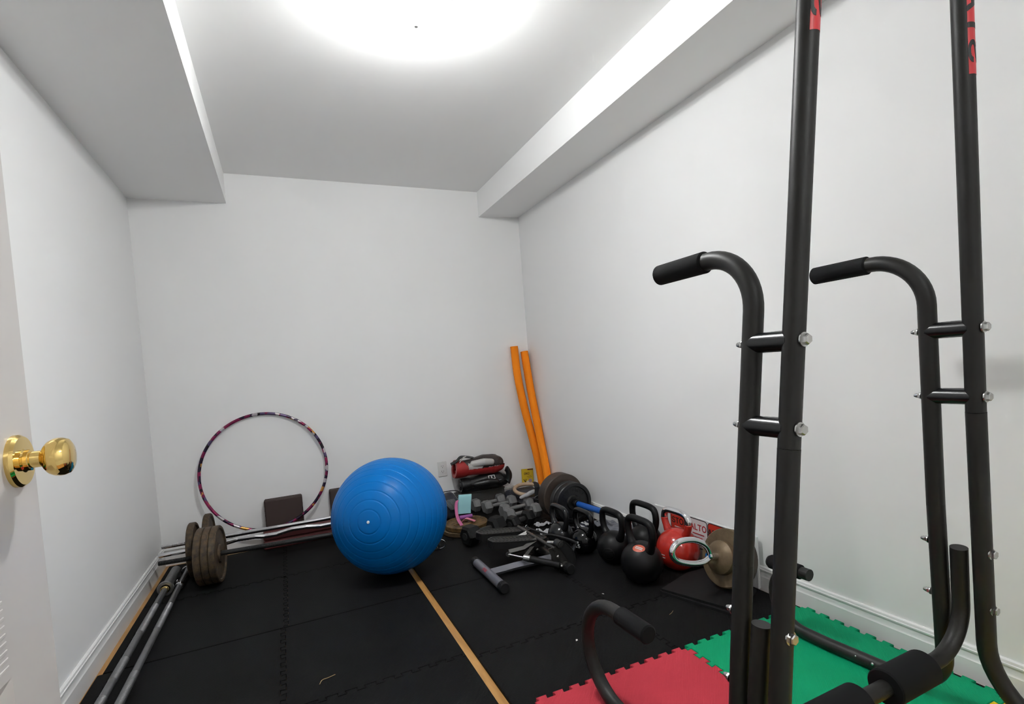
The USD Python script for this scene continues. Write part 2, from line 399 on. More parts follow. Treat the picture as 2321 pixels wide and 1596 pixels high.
# ------------------------------------------------------------------ room shell
XL, XR, YB, YF, ZC = -0.755, 1.842, 3.735, 0.086, 2.436
struct('floor', box(XL - .12, XR + .12, -.03, YB + .12, -0.08, 0.0), FLOORM, label='honey oak wood floor showing in strips between the foam mats', cat='floor')
struct('floor_unseen', box(XL - .12, XR + .12, -1.9, -.03, -0.08, 0.0), UNSEEN_CARPET, label='unseen light grey carpet behind the camera, kept pale to bounce light up', cat='floor')  # floor out of view, kept pale so it bounces light upward
struct('ceiling', box(XL - .12, XR + .12, -1.9, YB + .12, ZC, ZC + .08), CEIL, label='smooth white ceiling between the two boxed soffits', cat='ceiling')
struct('wall_left', box(XL - .12, XL, -1.9, YB + .12, 0, ZC), WALL, label='white painted wall on the left behind the open door', cat='wall')
struct('wall_right', box(XR, XR + .12, -1.9, YB + .12, 0, ZC), WALL, label='white painted wall on the right behind the power tower', cat='wall')
struct('wall_back', box(XL, XR, YB, YB + .12, 0, ZC), WALL, label='white painted far wall with the power outlet', cat='wall')
struct('wall_hall', box(XL, XR, -1.9, -1.78, 0, ZC), WALL, label='white wall behind the camera', cat='wall')
DX0, DX1, DZ = -0.316, 0.51, 2.05
struct('wall_front', box(XL, DX0 - .03, -.03, YF, 0, ZC), WALL,
       label='short white wall stub the open door hangs on', cat='wall')
# boxed soffits
SLX, SLZ, SRX, SRZ = -0.2305, 2.244, 1.50, 2.246
struct('trim_1', box(XL, SLX, YF, YB, SLZ, ZC), CEIL, label='wide boxed soffit along the left wall under the ceiling', cat='soffit')
v = np.array([(SRX, YF, SRZ - .002), (XR, YF, SRZ + .008), (XR, YF, ZC), (SRX, YF, ZC), (SRX, YB, SRZ - .002), (XR, YB, SRZ + .012), (XR, YB, ZC), (SRX, YB, ZC)])
struct('trim_2', trimesh.convex.convex_hull(v), CEIL, label='narrow boxed soffit along the right wall under the ceiling', cat='soffit')
# jamb and casing the door hangs on
struct('trim_3', cat([rbox(DX0 - .03, DX0, -.04, YF + .004, 0, ZC, .002), rbox(DX0 - .09, DX0 - .03, YF, YF + .014, 0, ZC, .003)]), TRIM, label='white jamb and casing the open door hangs on', cat='door casing')
# moulded baseboards: profile (depth, height)
BB = [(0, 0), (.014, 0), (.014, .066), (.0125, .068), (.0105, .072), (.0085, .085), (.009, .092), (.013, .0935), (.013, .098), (.010, .0995), (.010, .102), (.0085, .107), (.004, .110), (0, .110)]
def baseboard(p0, p1, inward):
    p0, p1, inward = np.array(p0, float), np.array(p1, float), np.array(inward, float)
    d = (p1 - p0) / np.linalg.norm(p1 - p0); vs = []; n = len(BB)
    for base, s in ((p0, 1), (p1, -1)):
        for a, h in BB:
            vs.append([*(base + inward * a + d * s * a), h])
    f = [(i, (i + 1) % n, n + (i + 1) % n) for i in range(n)] + [(i, n + (i + 1) % n, n + i) for i in range(n)]
    m = trimesh.Trimesh(vs, f, process=False); m.fix_normals(); return m
struct('baseboard_left', baseboard((XL, YF), (XL, YB), (1, 0)), TRIM, smooth=25, label='white moulded baseboard along the left wall', cat='baseboard')
struct('baseboard_back', baseboard((XL, YB), (XR, YB), (0, -1)), TRIM, smooth=25, label='white moulded baseboard along the far wall', cat='baseboard')
struct('baseboard_right', baseboard((XR, -1.78), (XR, YB), (-1, 0)), TRIM, smooth=25, label='white moulded baseboard along the right wall', cat='baseboard')

# open door: six-panel moulded slab, hinged on the front wall, swung flat against nothing at 90 degrees
DW, DH, DT, DY0 = 0.809, 2.03, 0.035, 0.092
d1 = thing('door_1', 'white panel door standing open at the left edge, brass knob', 'door', (DX0, DY0, 0.01), kind='structure')
panels = []
stile = 0.115
for (y0, y1) in ((stile, DW / 2 - .05), (DW / 2 + .05, DW - stile)):
    for (z0, z1) in ((0.22, 0.735), (0.98, 1.55), (1.66, 1.90)):
        panels.append((y0, y1, z0, z1))
slab = m3.Manifold.cube((DT, DW, DH)).translate((-DT, 0, 0))
for y0, y1, z0, z1 in panels:   # bevelled recess around each raised panel, room face
    o = np.array([(0.001, y0, z0), (0.001, y1, z0), (0.001, y1, z1), (0.001, y0, z1)]); k = .02
    i = np.array([(-.009, y0 + k, z0 + k), (-.009, y1 - k, z0 + k), (-.009, y1 - k, z1 - k), (-.009, y0 + k, z1 - k)])
    slab = slab - m3.Manifold.hull_points(np.vstack([o, i]))
part(d1, 'slab', tm(slab), DOOR, smooth=False)
for y0, y1, z0, z1 in panels:
    a, b = .028, .06
    pts = [(-.0095, y, z) for y in (y0 + a, y1 - a) for z in (z0 + a, z1 - a)] + [(-.002, y, z) for y in (y0 + b, y1 - b) for z in (z0 + b, z1 - b)]
    part(d1, 'panel', trimesh.convex.convex_hull(np.array(pts)), DOOR, smooth=False)
grain = []
for z in np.arange(0.745, 0.975, 0.0095):   # embossed grain lines of the lock rail
    grain.append(rbox(-.0006, .0009, .125, DW - .122, z, z + .0045, .0007))
part(d1, 'rail_grain', cat(grain), DOOR, smooth=False)
ky, kz = 0.851 - DY0, 0.978
kp = np.array([(.93, .64)]) * np.array([(0, 0), (.036, 0), (.036, .007), (.033, .0125), (.0165, .0135), (.0145, .016), (.0145, .024), (.0115, .025), (.0115, .040), (.0125, .041), (.014, .043),
               (.019, .047), (.0235, .053), (.0262, .061), (.0268, .069), (.0262, .076), (.024, .083), (.018, .088), (.009, .090), (0, .0902)])
ro_ = part(d1, 'rose', T(lathe(kp[:5].tolist() + [(0, kp[4][1])], 64, 'x'), (0, ky, kz)), BRASS, label='round brass rose')
part(d1, 'door_handle', T(lathe([(0, kp[4][1] - .001)] + kp[4:].tolist(), 64, 'x'), (0, ky, kz)), BRASS, label='polished brass door knob')
part(d1, 'latch_plate', rbox(-.030, -.006, DW - .001, DW + .0012, kz - .03, kz + .03, .0008), BRASS)

# ceiling light (the one lamp of the room) and an unseen twin behind the camera that lights it too
def ceiling_light(name, label, p):
    t = thing(name, label, 'ceiling light', (p[0], p[1], ZC))
    part(t, 'canopy', lathe([(0, 0), (.134, 0), (.136, -.006), (.136, -.050), (.133, -.051), (.132, -.030), (.03, -.026), (0, -.026)][::-1], 64), TRIM)  # deep lip shaped to shade the ceiling close to the lamp
    prof = [(.006, -.1475), (.05, -.1455), (.09, -.135), (.118, -.110), (.130, -.070), (.1315, -.046), (.128, -.046), (.115, -.108), (.088, -.131), (.049, -.142), (.006, -.1445)]
    part(t, 'glass_bowl', lathe(prof, 64), GLASS, smooth=50)
    part(t, 'finial', lathe([(0, -.168), (.007, -.166), (.012, -.159), (.012, -.152), (.016, -.148), (.016, -.144), (0, -.144)], 32), TRIM)
    return t
ceiling_light('ceiling_light', 'round glass bowl ceiling lamp with white finial, top of the picture', LAMP)
ceiling_light('ceiling_light', 'unseen round glass bowl ceiling lamp behind the camera, placed to light the room', UNSEEN_LAMP)

# wall outlet
o = thing('power_outlet', 'white duplex power outlet on the far wall beside the blue ball', 'outlet', (1.046, YB, 0.330))
part(o, 'cover_plate', rbox(-.035, .035, -.006, 0, -.0575, .0575, .003), WHITEP)
for z in (.0195, -.0195):
    face = ext(Point(0, 0).buffer(.0165).intersection(shapely.box(-.02, -.0135, .02, .0135)), .002)
    rc = part(o, 'receptacle', frame_place(face, (0, -.006, z), (1, 0, 0), (0, 0, 1)), WHITEP, smooth=False)
    for x, w, h in ((-.0065, .0022, .009), (.0065, .0022, .0075)):
        part(rc, 'slot', box(x - w / 2, x + w / 2, -.0084, -.007, z + .003 - h / 2, z + .003 + h / 2), DARKSLOT, smooth=False)
    part(rc, 'slot', T(cyl((0, -.0084, 0), (0, -.007, 0), .0026, 12), (0, 0, z - .008)), DARKSLOT)
part(o, 'screw', cyl((0, -.0072, 0), (0, -.005, 0), .003, 12), WHITEP)

# ------------------------------------------------------------------ foam floor tiles
def wave_edge(L, pitch, d, phase=0, dove=.12):
    """tooth line along +x from 0 to L, between -d/2 and d/2; interlocks with itself"""
    n = int(round(L / pitch)); p = L / n; pts = [(0, 0)]
    for k in range(n):
        x = k * p; a = p * .25
        e = p * dove * .5
        pts += [(x + a + e * .0, 0), (x + a - e, d), (x + 3 * a + e, d), (x + 3 * a, 0)]
    pts.append((L, 0))
    return pts
def tile(x0, y0, x1, y1, sides, pitch=.06, d=.018):
    """sides: dict of n,e,s,w -> '-' flat, '+' teeth out, 'o' notches in"""
    P = shapely.box(x0, y0, x1, y1)
    for s, kind in sides.items():
        if kind == '-': continue
        L = x1 - x0 if s in 'ns' else y1 - y0
        pts = wave_edge(L, pitch, d)
        teeth = Polygon(pts + [(L, -.001), (0, -.001)]).buffer(0)
        if kind == 'o': teeth = Polygon(pts + [(L, -.004), (0, -.004)]).buffer(0)
        if s == 'n': tp = affinity.translate(teeth, x0, y1)
        if s == 's': tp = affinity.translate(affinity.scale(teeth, 1, -1, origin=(0, 0)), x0, y0)
        if s == 'e': tp = affinity.translate(affinity.scale(affinity.rotate(teeth, 90, origin=(0, 0)), -1, 1, origin=(0, 0)), x1, y0)
        if s == 'w': tp = affinity.translate(affinity.rotate(teeth, 90, origin=(0, 0)), x0, y0)
        if kind == '+': P = P.union(tp)
        else:
            flip = {'n': (1, -1, (0, y1)), 's': (1, -1, (0, y0)), 'e': (-1, 1, (x1, 0)), 'w': (-1, 1, (x0, 0))}[s]
            P = P.difference(affinity.scale(tp, flip[0], flip[1], origin=flip[2]))
    P = P.buffer(-.0008, join_style=1).buffer(0)
    return max(getattr(P, 'geoms', [P]), key=lambda g: g.area)
def lay(poly, z0, h, rot=0, org=(0, 0)):
    p = affinity.rotate(poly, rot, origin=org).simplify(.0003)
    inner = p.buffer(-.0016)
    inner = max(getattr(inner, 'geoms', [inner]), key=lambda g: g.area)
    return cat([ext(p, h - .0012, z0), ext(inner, .0012, z0 + h - .0012)])
FT = .012
XA, XM, XE = -.683, -.094, .533
rows_l = [(.52, 1.15), (1.15, 1.78), (1.78, 2.408), (2.412, 3.04), (3.04, 3.668)]
for i, (y0, y1) in enumerate(rows_l):
    top, bot = y1 != 2.408 and i < 4, y0 != 2.412 and i > 0
    dx = .012 if i >= 3 else 0
    where = ['row nearest the camera', 'second row from the camera', 'third row from the camera', 'row of the blue ball', 'last row by the far wall'][i]
    for k, (x0, x1) in enumerate(((XA, XM + dx), (XM + dx, XE))):
        sd = {'n': '+' if top else '-', 's': 'o' if bot else '-'}
        if k == 0: sd.update(w='o', e='+')
        else: sd.update(w='o', e='-')
        lab = f'black foam tile of the left mat, {where}, ' + ('wall side' if k == 0 else 'middle side')
        solo('foam_tile', lay(tile(x0, y0, x1, y1, sd), 0, FT), BLKFOAM, lab, 'foam mat tile', smooth=False)
    ex0 = -.716 if i >= 3 else -.731
    st = tile(ex0, y0, XA, y1, {'e': '+'})
    solo('foam_edge_strip', lay(st, 0, FT), BLKFOAM, f'narrow black foam edging strip along the left baseboard, {where.split(",")[0]}', 'foam mat edging', smooth=False)
rows_r = [(.45, 1.09), (1.09, 1.745), (1.745, 2.398), (2.402, 3.05), (3.05, 3.70)]
for i, (y0, y1) in enumerate(rows_r):
    top, bot = i not in (2, 4), i not in (3, 0)
    where = ['row under the coloured tiles', 'row along the coloured tiles', 'row of the kettlebells', 'row of stepper and dumbbells', 'last row by the far wall'][i]
    for k, (x0, x1) in enumerate(((.566, 1.19), (1.19, 1.815))):
        sd = {'n': '+' if top else '-', 's': 'o' if bot else '-', 'w': '-' if k == 0 else 'o', 'e': '+' if k == 0 else '-'}
        lab = f'black foam tile of the right mat, {where}, ' + ('wood strip side' if k == 0 else 'wall side')
        solo('foam_tile', lay(tile(x0, y0, x1, y1, sd), 0, FT), BLKFOAM, lab, 'foam mat tile', smooth=False)
TS, TY, RX, RY, RR = .588, .625, 1.213, 1.388, -1.6
for nm, (i, j), m, lab in (('r', (-1, 0), REDFOAM, 'red puzzle-edged foam tile in front of the power tower'),
                           ('g', (0, 0), GRNFOAM, 'green puzzle-edged foam tile under the power tower'),
                           ('y', (0, -1), YELFOAM, 'yellow puzzle-edged foam tile at the bottom right corner'),
                           ('b', (-1, -1), GRNFOAM, 'green puzzle-edged foam tile outside the bottom edge, beside the doorway')):
    x0, y1 = RX + i * TS, RY + j * TY
    sd = {'n': '+' if j == 0 else 'o', 's': '+' if j == 0 else '+', 'w': '+' if i == -1 else 'o', 'e': '+'}
    solo('foam_tile', lay(tile(x0, y1 - TY, x0 + TS, y1, sd, .0588, .017), FT, FT, RR, (RX, RY)), m, lab, 'foam mat tile', smooth=False)
FZ, GZ = FT, 2 * FT

# ------------------------------------------------------------------ power tower
PT = thing('power_tower', 'charcoal steel power tower with dip handles standing on the coloured foam tiles', 'power tower', (1.22, .70, GZ))
R = .0205
def tw(side, z):            # leg plane: x at height z (world), the two frames lean together
    return side * (.413 - .087 * z)
def ty(z): return (1.07 - z) * .045 - .029      # rear post centre, relative to y = .70
def P3(side, y, z): return (tw(side, z), y, z - GZ)
SEP = .095
for side, tz, ctop in ((-1, 2.13, .338), (1, 2.13, .262)):
    nm = 'left' if side < 0 else 'right'
    # rear post (upper and lower length, with the joint)
    zj = .862
    part(PT, 'upper_post', tube([P3(side, ty(z), z) for z in (zj, 1.1, 1.5, 1.9, 2.12)], R), TUBE)
    ye = ty(.2)
    path = fillet([P3(side, ty(zj - .001), zj - .001), P3(side, ye, .0452), P3(side, ye - .40, .0452)], .20, 14)
    rp = part(PT, 'rear_post', tube(path, R + .0004, 24), TUBE)
    part(rp, 'foot_cap', cyl(P3(side, ye - .415, .0452), P3(side, ye - .385, .0452), R + .0006, 24, .002), GRIP)
    # front post with the dip handle on top
    yf = lambda z: ty(z) + SEP
    hp = fillet([P3(side, yf(.60), .60), P3(side, yf(1.268), 1.268), (tw(side, 1.268), yf(1.268) + .29, 1.268 - GZ)], .125, 14)
    dp = part(PT, 'dip_post', tube(hp, R, 24), TUBE)
    gx = tw(side, 1.268)
    part(dp, 'dip_grip', cyl((gx, yf(1.268) + .137, 1.268 - GZ), (gx, yf(1.268) + .298, 1.268 - GZ), .0255, 28, .004), GRIP)
    # front post foot, floor tube and curled push-up handle
    yl = yf(.2)
    fx = tw(side, .0452)
    cx = {-1: .81, 1: 1.603}[side] - 1.22
    cy, rc = 1.215 - .70, (ctop - .0452) / 2
    cz = .0452 + rc
    arc = [(cx + (a / 180) * (.0 if side > 0 else .0), cy + rc * 1.05 * math.sin(math.radians(a)), cz - rc * math.cos(math.radians(a)) - GZ) for a in np.linspace(0, 180, 20)]
    low = fillet([P3(side, yf(.605), .605), P3(side, yl, .0452), (cx, cy - .08, .0452 - GZ)], .12, 12)
    gl = {-1: .04, 1: -.04}[side]
    bt_ = part(PT, 'base_tube', tube(np.vstack([low, arc, [(cx, cy - .03 + gl * 0, ctop - GZ)]]), R, 24), TUBE)
    g0 = cy - {-1: .035, 1: -.125}[side]
    if side > 0: part(bt_, 'grip_stub', cyl((cx, cy + .02, ctop - GZ), (cx, cy + .13, ctop - GZ), R, 20), TUBE)
    g0, g1 = {-1: (cy - .03, cy - .155), 1: (cy + .125, cy - .0)}[side]
    part(bt_, 'push_up_grip', cyl((cx, g0, ctop - GZ), (cx, g1, ctop - GZ), .0255, 28, .004), GRIP)
    # spacers and bolts between the two posts
    for z in (1.07, .90):
        part(PT, 'spacer', tube([P3(side, ty(z) + .004, z), P3(side, yf(z) - .001, z)], .0207, 28), BLACKGLOSS)
    for z in ((1.07, .90, .497, .346)):
        a, b = np.array(P3(side, ty(z), z)), np.array(P3(side, yf(z), z))
        bm = cat([along(cat([lathe([(0, 0), (.0115, 0), (.0115, .0022), (0, .0022)], 24), T(hexhead(.0088, .0075), (0, 0, .0022))]), a - (0, R - .0006, 0), (0, -1, 0))])
        bm = T(bm, -np.array(a)); bm.apply_scale(1.22); bm.apply_translation(a + np.array((0, .004, 0)))
        part(PT, 'bolt', bm, ZINC, smooth=25)
        nut = cat([lathe([(0, 0), (.010, 0), (.010, .002), (0, .002)], 24), T(hexhead(.0085, .007), (0, 0, .002)), T(lathe([(.0065, 0), (.0062, .005), (.004, .010), (0, .012)], 16), (0, 0, .0085))])
        part(PT, 'acorn_nut', along(nut, b + (0, R - .0006, 0), (0, 1, 0)), ZINC, smooth=25)
    for y in (.985, 1.035):
        q = np.array((cx + (fx - cx) * .5, y - .70, .0452 - GZ + R * .35))
        part(bt_, 'rivet', along(T(trimesh.creation.icosphere(2, .005), s=None), q + np.array((-side * 0 - .0195, 0, 0)), (0, 0, 1)), ZINC)
# U-shaped foot bar between the frames, with foam rollers
ub = [P3(-1, ty(.49) + SEP / 2 - .002, .495), P3(-1, ty(.3) + SEP / 2 + .004, .212), P3(1, ty(.3) + SEP / 2 + .004, .212), P3(1, ty(.49) + SEP / 2 - .002, .495)]
ub[0], ub[3] = (ub[0][0] + .002, *ub[0][1:]), (ub[3][0] - .002, *ub[3][1:])
fb_ = part(PT, 'foot_bar', tube(fillet(ub, .115, 14), R - .001, 24), TUBE)
yb, zb = ub[1][1], .212 - GZ
for x0, x1 in ((.05, .215), (-.215, -.05)):
    part(fb_, 'foam_roller', lathe([(.02, 0), (.040, 0), (.043, .004), (.043, x1 - x0 - .004), (.040, x1 - x0), (.02, x1 - x0)], 40, 'x').apply_translation((x0, yb, zb)), GRIP)
part(PT, 'pull_up_bar', tube(fillet([(-.46, .10, 2.05 - GZ), (-.34, ty(2.12), 2.12 - GZ), (.34, ty(2.12), 2.12 - GZ), (.40, .06, 2.06 - GZ)], .08, 8), .016), TUBE)
# red decals wrapped round the rear posts, facing the room corner
def post_decal(side, z0, z1, a0, a1, name, m, lift):
    g, th = [], np.radians(np.linspace(a0, a1, 14)); rows = np.linspace(z0, z1, 8)
    for z in rows:
        c = np.array(P3(side, ty(z), z))
        for t in th: g.append(c + np.array((math.cos(t), math.sin(t), 0)) * (R + lift))
    n = len(th); f = []
    for i in range(len(rows) - 1):
        for j in range(n - 1):
            a, b, c, d = i * n + j, i * n + j + 1, (i + 1) * n + j + 1, (i + 1) * n + j
            f += [(a, b, c), (a, c, d)]
    m_ = trimesh.Trimesh(g, f, process=False); return m_
def decal_text(side, s, z0, z1, a_mid, h):
    """letters run up the post: text x -> z, text y -> around the post"""
    m = meshkit.text_mesh(s, h, .0004, True); b = m.bounds; m = T(m, (-b[0][0], -(b[0][1] + b[1][1]) / 2, 0)).subdivide_to_size(.006)
    k = (z1 - z0) / (b[1][0] - b[0][0]); v = m.vertices.copy(); out = []
    for x, y, q in v:
        z = z0 + x * k; t = math.radians(a_mid) + y / R
        c = np.array(P3(side, ty(z), z)); out.append(c + np.array((math.cos(t), math.sin(t), 0)) * (R + .0005 + q))
    m.vertices = out; return m
for side, zlo, am in ((-1, 1.636, -84), (1, 1.644, -84)):
    dc = part(PT, 'decal', post_decal(side, zlo, zlo + .46, am - 49, am + 47, 'decal', DECAL, .0005), DECAL, label='red sticker with black slanted lettering')
    part(dc, 'decal_lettering', decal_text(side, 'STAMINA', zlo + .024, zlo + .43, am, .033), INK, smooth=False)

# ------------------------------------------------------------------ exercise ball
BR, BC = .304, (.471, 2.775)
bd = np.array((790.0, 0, 0))
vd = np.array((-.50, -.85, .17)); vd /= np.linalg.norm(vd)       # valve direction
prof = []
for k in range(361):
    a = math.radians(k / 2.0)
    r = BR
    for g in (11, 20, 29, 38, 47, 55, 63, 71, 79, 87, 95, 103, 111, 119, 127, 135, 144, 153, 162):
        q = (k / 2.0 - g) / .42
        r -= .0022 * math.exp(-q * q)
    prof.append((r * math.sin(a), -r * math.cos(a)))
prof[0], prof[-1] = (0, prof[0][1]), (0, prof[-1][1])
EB = thing('exercise_ball', 'large blue ribbed exercise ball on the black foam floor', 'exercise ball', (BC[0], BC[1], FZ))
eb_ = part(EB, 'ball', T(along(lathe(prof, 128), (0, 0, 0), -vd), (0, 0, BR)), BALLBLUE, smooth=True)
part(eb_, 'valve_plug', T(along(lathe([(0, .0035), (.006, .003), (.0075, .001), (.0075, -.003), (0, -.003)][::-1], 24), vd * BR, vd), (0, 0, BR)), WHITEP, label='white valve plug')

# ------------------------------------------------------------------ hula hoop leaning on the far wall
hb, ht = np.array((-.160, 3.638, .1365)), np.array((-.130, 3.722, .878))
HR = np.linalg.norm(ht - hb) / 2
hc = (hb + ht) / 2; e1 = (ht - hb) / (2 * HR); e0 = np.cross(e1, (0, 1, 0)); e0 /= np.linalg.norm(e0)
a = np.linspace(0, 2 * np.pi, 160, endpoint=False)
hoop = tube(hc + HR * (np.cos(a)[:, None] * e0 + np.sin(a)[:, None] * e1), .0095, 12, closed=True)
solo('hula_hoop', T(hoop, tuple(-hc)), HOOPM, 'hula hoop wrapped in purple and gold foil tape leaning on the far wall', 'hula hoop', loc=hc, smooth=True)

# ------------------------------------------------------------------ foam blocks on a maroon folded mat
mt = thing('folded_mat', 'maroon folded exercise mat along the far wall behind the barbells', 'exercise mat', (.17, 3.66, 0))
part(mt, 'fold', rbox(-.365, .40, -.058, .058, FT, .068, .01), MAROON, smooth=False)
part(mt, 'fold', rbox(-.362, .40, -.056, .058, .0685, .126, .01), MAROON, smooth=False)
yb1 = thing('yoga_block', 'dark brown foam yoga block standing on the maroon mat inside the hoop', 'yoga block', (-.058, 3.698, .1265), group='dark brown yoga blocks on the maroon mat')
part(yb1, 'block', rbox(-.115, .115, -.034, .034, 0, .188, .007), BLOCKF, smooth=False)
copy(yb1, 'yoga_block', 'dark brown foam yoga block on the maroon mat, mostly hidden by the blue ball', (.345, 3.698, .1265))

# ------------------------------------------------------------------ weight plates and barbells
def plate_mesh(r, th, hub=.045, hole=.0148, rim=.016):
    p = [(hole, -th / 2), (hub, -th / 2), (hub + .006, -th * .27), (r - rim - .006, -th * .27), (r - rim, -th / 2), (r - .004, -th / 2), (r, -th / 2 + .004),
         (r, th / 2 - .004), (r - .004, th / 2), (r - rim, th / 2), (r - rim - .006, th * .27), (hub + .006, th * .27), (hub, th / 2), (hole, th / 2), (hole, -th / 2)]
    return lathe(p, 64, 'x')
def threaded(a, b, r, pitch=.006):
    a, b = np.array(a, float), np.array(b, float); L = np.linalg.norm(b - a); n = int(L / pitch)
    prof = [(0, 0)]
    for k in range(n): prof += [(r * .86, k * pitch), (r, (k + .35) * pitch), (r, (k + .6) * pitch)]
    prof += [(r * .86, L), (0, L)]
    return along(lathe(prof, 16), a, b - a)
def straight_bar(name, label, a, b, r, m, thread=.30, tm_=None):
    a, b = np.array(a, float), np.array(b, float); d = (b - a) / np.linalg.norm(b - a); L = np.linalg.norm(b - a)
    t = thing(name, label, 'barbell', a)
    part(t, 'shaft', cyl(d * thread, d * (L - thread), r, 20, .001), m)
    for s in (0, 1):
        p0, p1 = (d * 0, d * .17) if s == 0 else (d * (L - .17), d * L)
        part(t, 'threaded_end', threaded(p0, p1, r * .92), tm_ or m, smooth=25)
        q0, q1 = (d * .17, d * thread) if s == 0 else (d * (L - thread), d * (L - .17))
        part(t, 'sleeve', cyl(q0, q1, r * .92, 20), m)
    for u0, u1 in ((.42, .62), (L - .62, L - .42)):
        part(t, 'knurling', threaded(d * u0, d * u1, r * 1.06, .004), m, smooth=25)
    return t
PZ = FT + .152
Aa, Ab = np.array((-.722, 3.555, PZ)), np.array((.90, 3.52, PZ))
Ba, Bb = np.array((-.702, 3.378, PZ)), np.array((.52, 3.36, PZ))
Ca, Cb = np.array((-.675, 3.225, PZ)), np.array((.80, 3.085, PZ))
straight_bar('barbell', 'chrome barbell with threaded end, rearmost of the three along the far wall', Aa, Ab, .0135, CHROME)
straight_bar('barbell', 'black barbell with threaded end, front one of the three along the far wall', Ca, Cb, .0135, BLKBAR)
# curl bar: zigzag middle
t = thing('curl_bar', 'chrome zigzag curl bar between the two straight barbells', 'barbell', Ba)
d = (Bb - Ba) / np.linalg.norm(Bb - Ba); L = np.linalg.norm(Bb - Ba); n_ = np.cross(d, (0, 0, 1)); n_ /= np.linalg.norm(n_)
off = [(.16, 0), (.30, 0), (.33, .006), (.39, .015), (.48, .012), (.53, .004), (.60, .004), (.68, .018), (.76, .016), (.84, .004), (L - .16, 0)]
part(t, 'shaft', tube(fillet([d * s + np.array((0, -.2 * z, z)) for s, z in off], [.02] * (len(off) - 2), 4), .0135, 18), CHROME)
for s0, s1 in ((.0, .16), (L - .16, L)): part(t, 'sleeve', cyl(d * s0, d * s1, .0115, 18, .001), CHROME)
for s0, s1, z in ((.245, .30, 0),): part(t, 'knurling', threaded(d * s0 + (0, -.2 * z, z), d * s1 + (0, -.2 * z, z), .0143, .004), CHROME, smooth=25)
for s0 in (.194, .212): part(t, 'collar', cyl(d * s0, d * (s0 + .014), .021, 20, .002), CHROME)
def on(a, b, x): return a + (b - a) * (x - a[0]) / (b[0] - a[0])
def rotz_of(a, b): return math.degrees(math.atan2(b[1] - a[1], b[0] - a[0]))
W1 = thing('weight_plate', 'rusty iron weight plate on the front barbell, right one of the three', 'weight plate', on(Ca, Cb, -.398), rotz_of(Ca, Cb), 'rusty plates on the barbells')
part(W1, 'disc', plate_mesh(.152, .034), RUST, smooth=30)
copy(W1, 'weight_plate', 'rusty iron weight plate on the front barbell, middle one of the three', on(Ca, Cb, -.433), rotz_of(Ca, Cb))
copy(W1, 'weight_plate', 'rusty iron weight plate on the front barbell, left one of the three', on(Ca, Cb, -.468), rotz_of(Ca, Cb))
copy(W1, 'weight_plate', 'rusty iron weight plate on the zigzag curl bar near the left corner', on(Ba, Bb, -.533), rotz_of(Ba, Bb))
copy(W1, 'weight_plate', 'rusty iron weight plate on the rearmost chrome barbell, partly hidden by the pair', on(Aa, Ab, -.477), rotz_of(Aa, Ab))
# two bars lying along the left wall
t = thing('olympic_barbell', 'grey olympic barbell with thick sleeve lying along the left baseboard', 'barbell', (-.640, 3.44, FT + .0375))
yv = lambda y: (0, y - 3.44, 0)
part(t, 'sleeve', cyl(yv(3.44), yv(3.145), .0245, 32, .002), BARGREY)
part(t, 'collar', lathe([(.014, 0), (.036, 0), (.0375, .002), (.0375, .014), (.034, .018), (.026, .022), (.014, .022)], 40, 'y').apply_translation(yv(3.145)), STEEL)
part(t, 'bushing', cyl(yv(3.146), yv(3.122), .019, 24, .002), BRASS)
part(t, 'shaft', cyl(yv(3.13), yv(1.55), .0140, 24), BARGREY)
for y0, y1 in ((2.92, 2.62), (2.40, 2.24), (2.13, 1.85)):
    part(t, 'knurling', threaded(yv(y0), yv(y1), .0152, .004), BARGREY, smooth=20)
part(t, 'collar', lathe([(.014, 0), (.034, 0), (.0375, .004), (.0375, .020), (.014, .022)], 40, 'y').apply_translation(yv(1.53)), STEEL)
part(t, 'sleeve', cyl(yv(1.53), yv(1.24), .025, 32, .002), BARGREY)
t = thing('steel_barbell', 'thinner grey steel bar with star collar lying beside the olympic barbell', 'barbell', (-.583, 3.45, FT + .0285))
yv = lambda y: (0, y - 3.45, 0)
part(t, 'shaft', cyl(yv(3.45), yv(1.72), .0132, 24, .001), BARGREY)
part(t, 'collar', cyl(yv(3.19), yv(3.165), .021, 24, .003), CHROME)
part(t, 'collar_screw', cat([cyl((0, yv(3.178)[1], .015), (-.006, yv(3.178)[1], .027), .006, 10), T(rbox(-.004, .004, -.012, .012, -.006, .006, .002), (-.008, yv(3.178)[1], .026))]), CHROME)
for y0, y1 in ((2.92, 2.64), (2.28, 1.98)): part(t, 'knurling', threaded(yv(y0), yv(y1), .0143, .004), BARGREY, smooth=20)
part(t, 'collar', cyl(yv(1.92), yv(1.895), .0285, 24, .003), CHROME)
part(t, 'collar', cyl(yv(3.42), yv(3.40), .0285, 24, .003), CHROME)

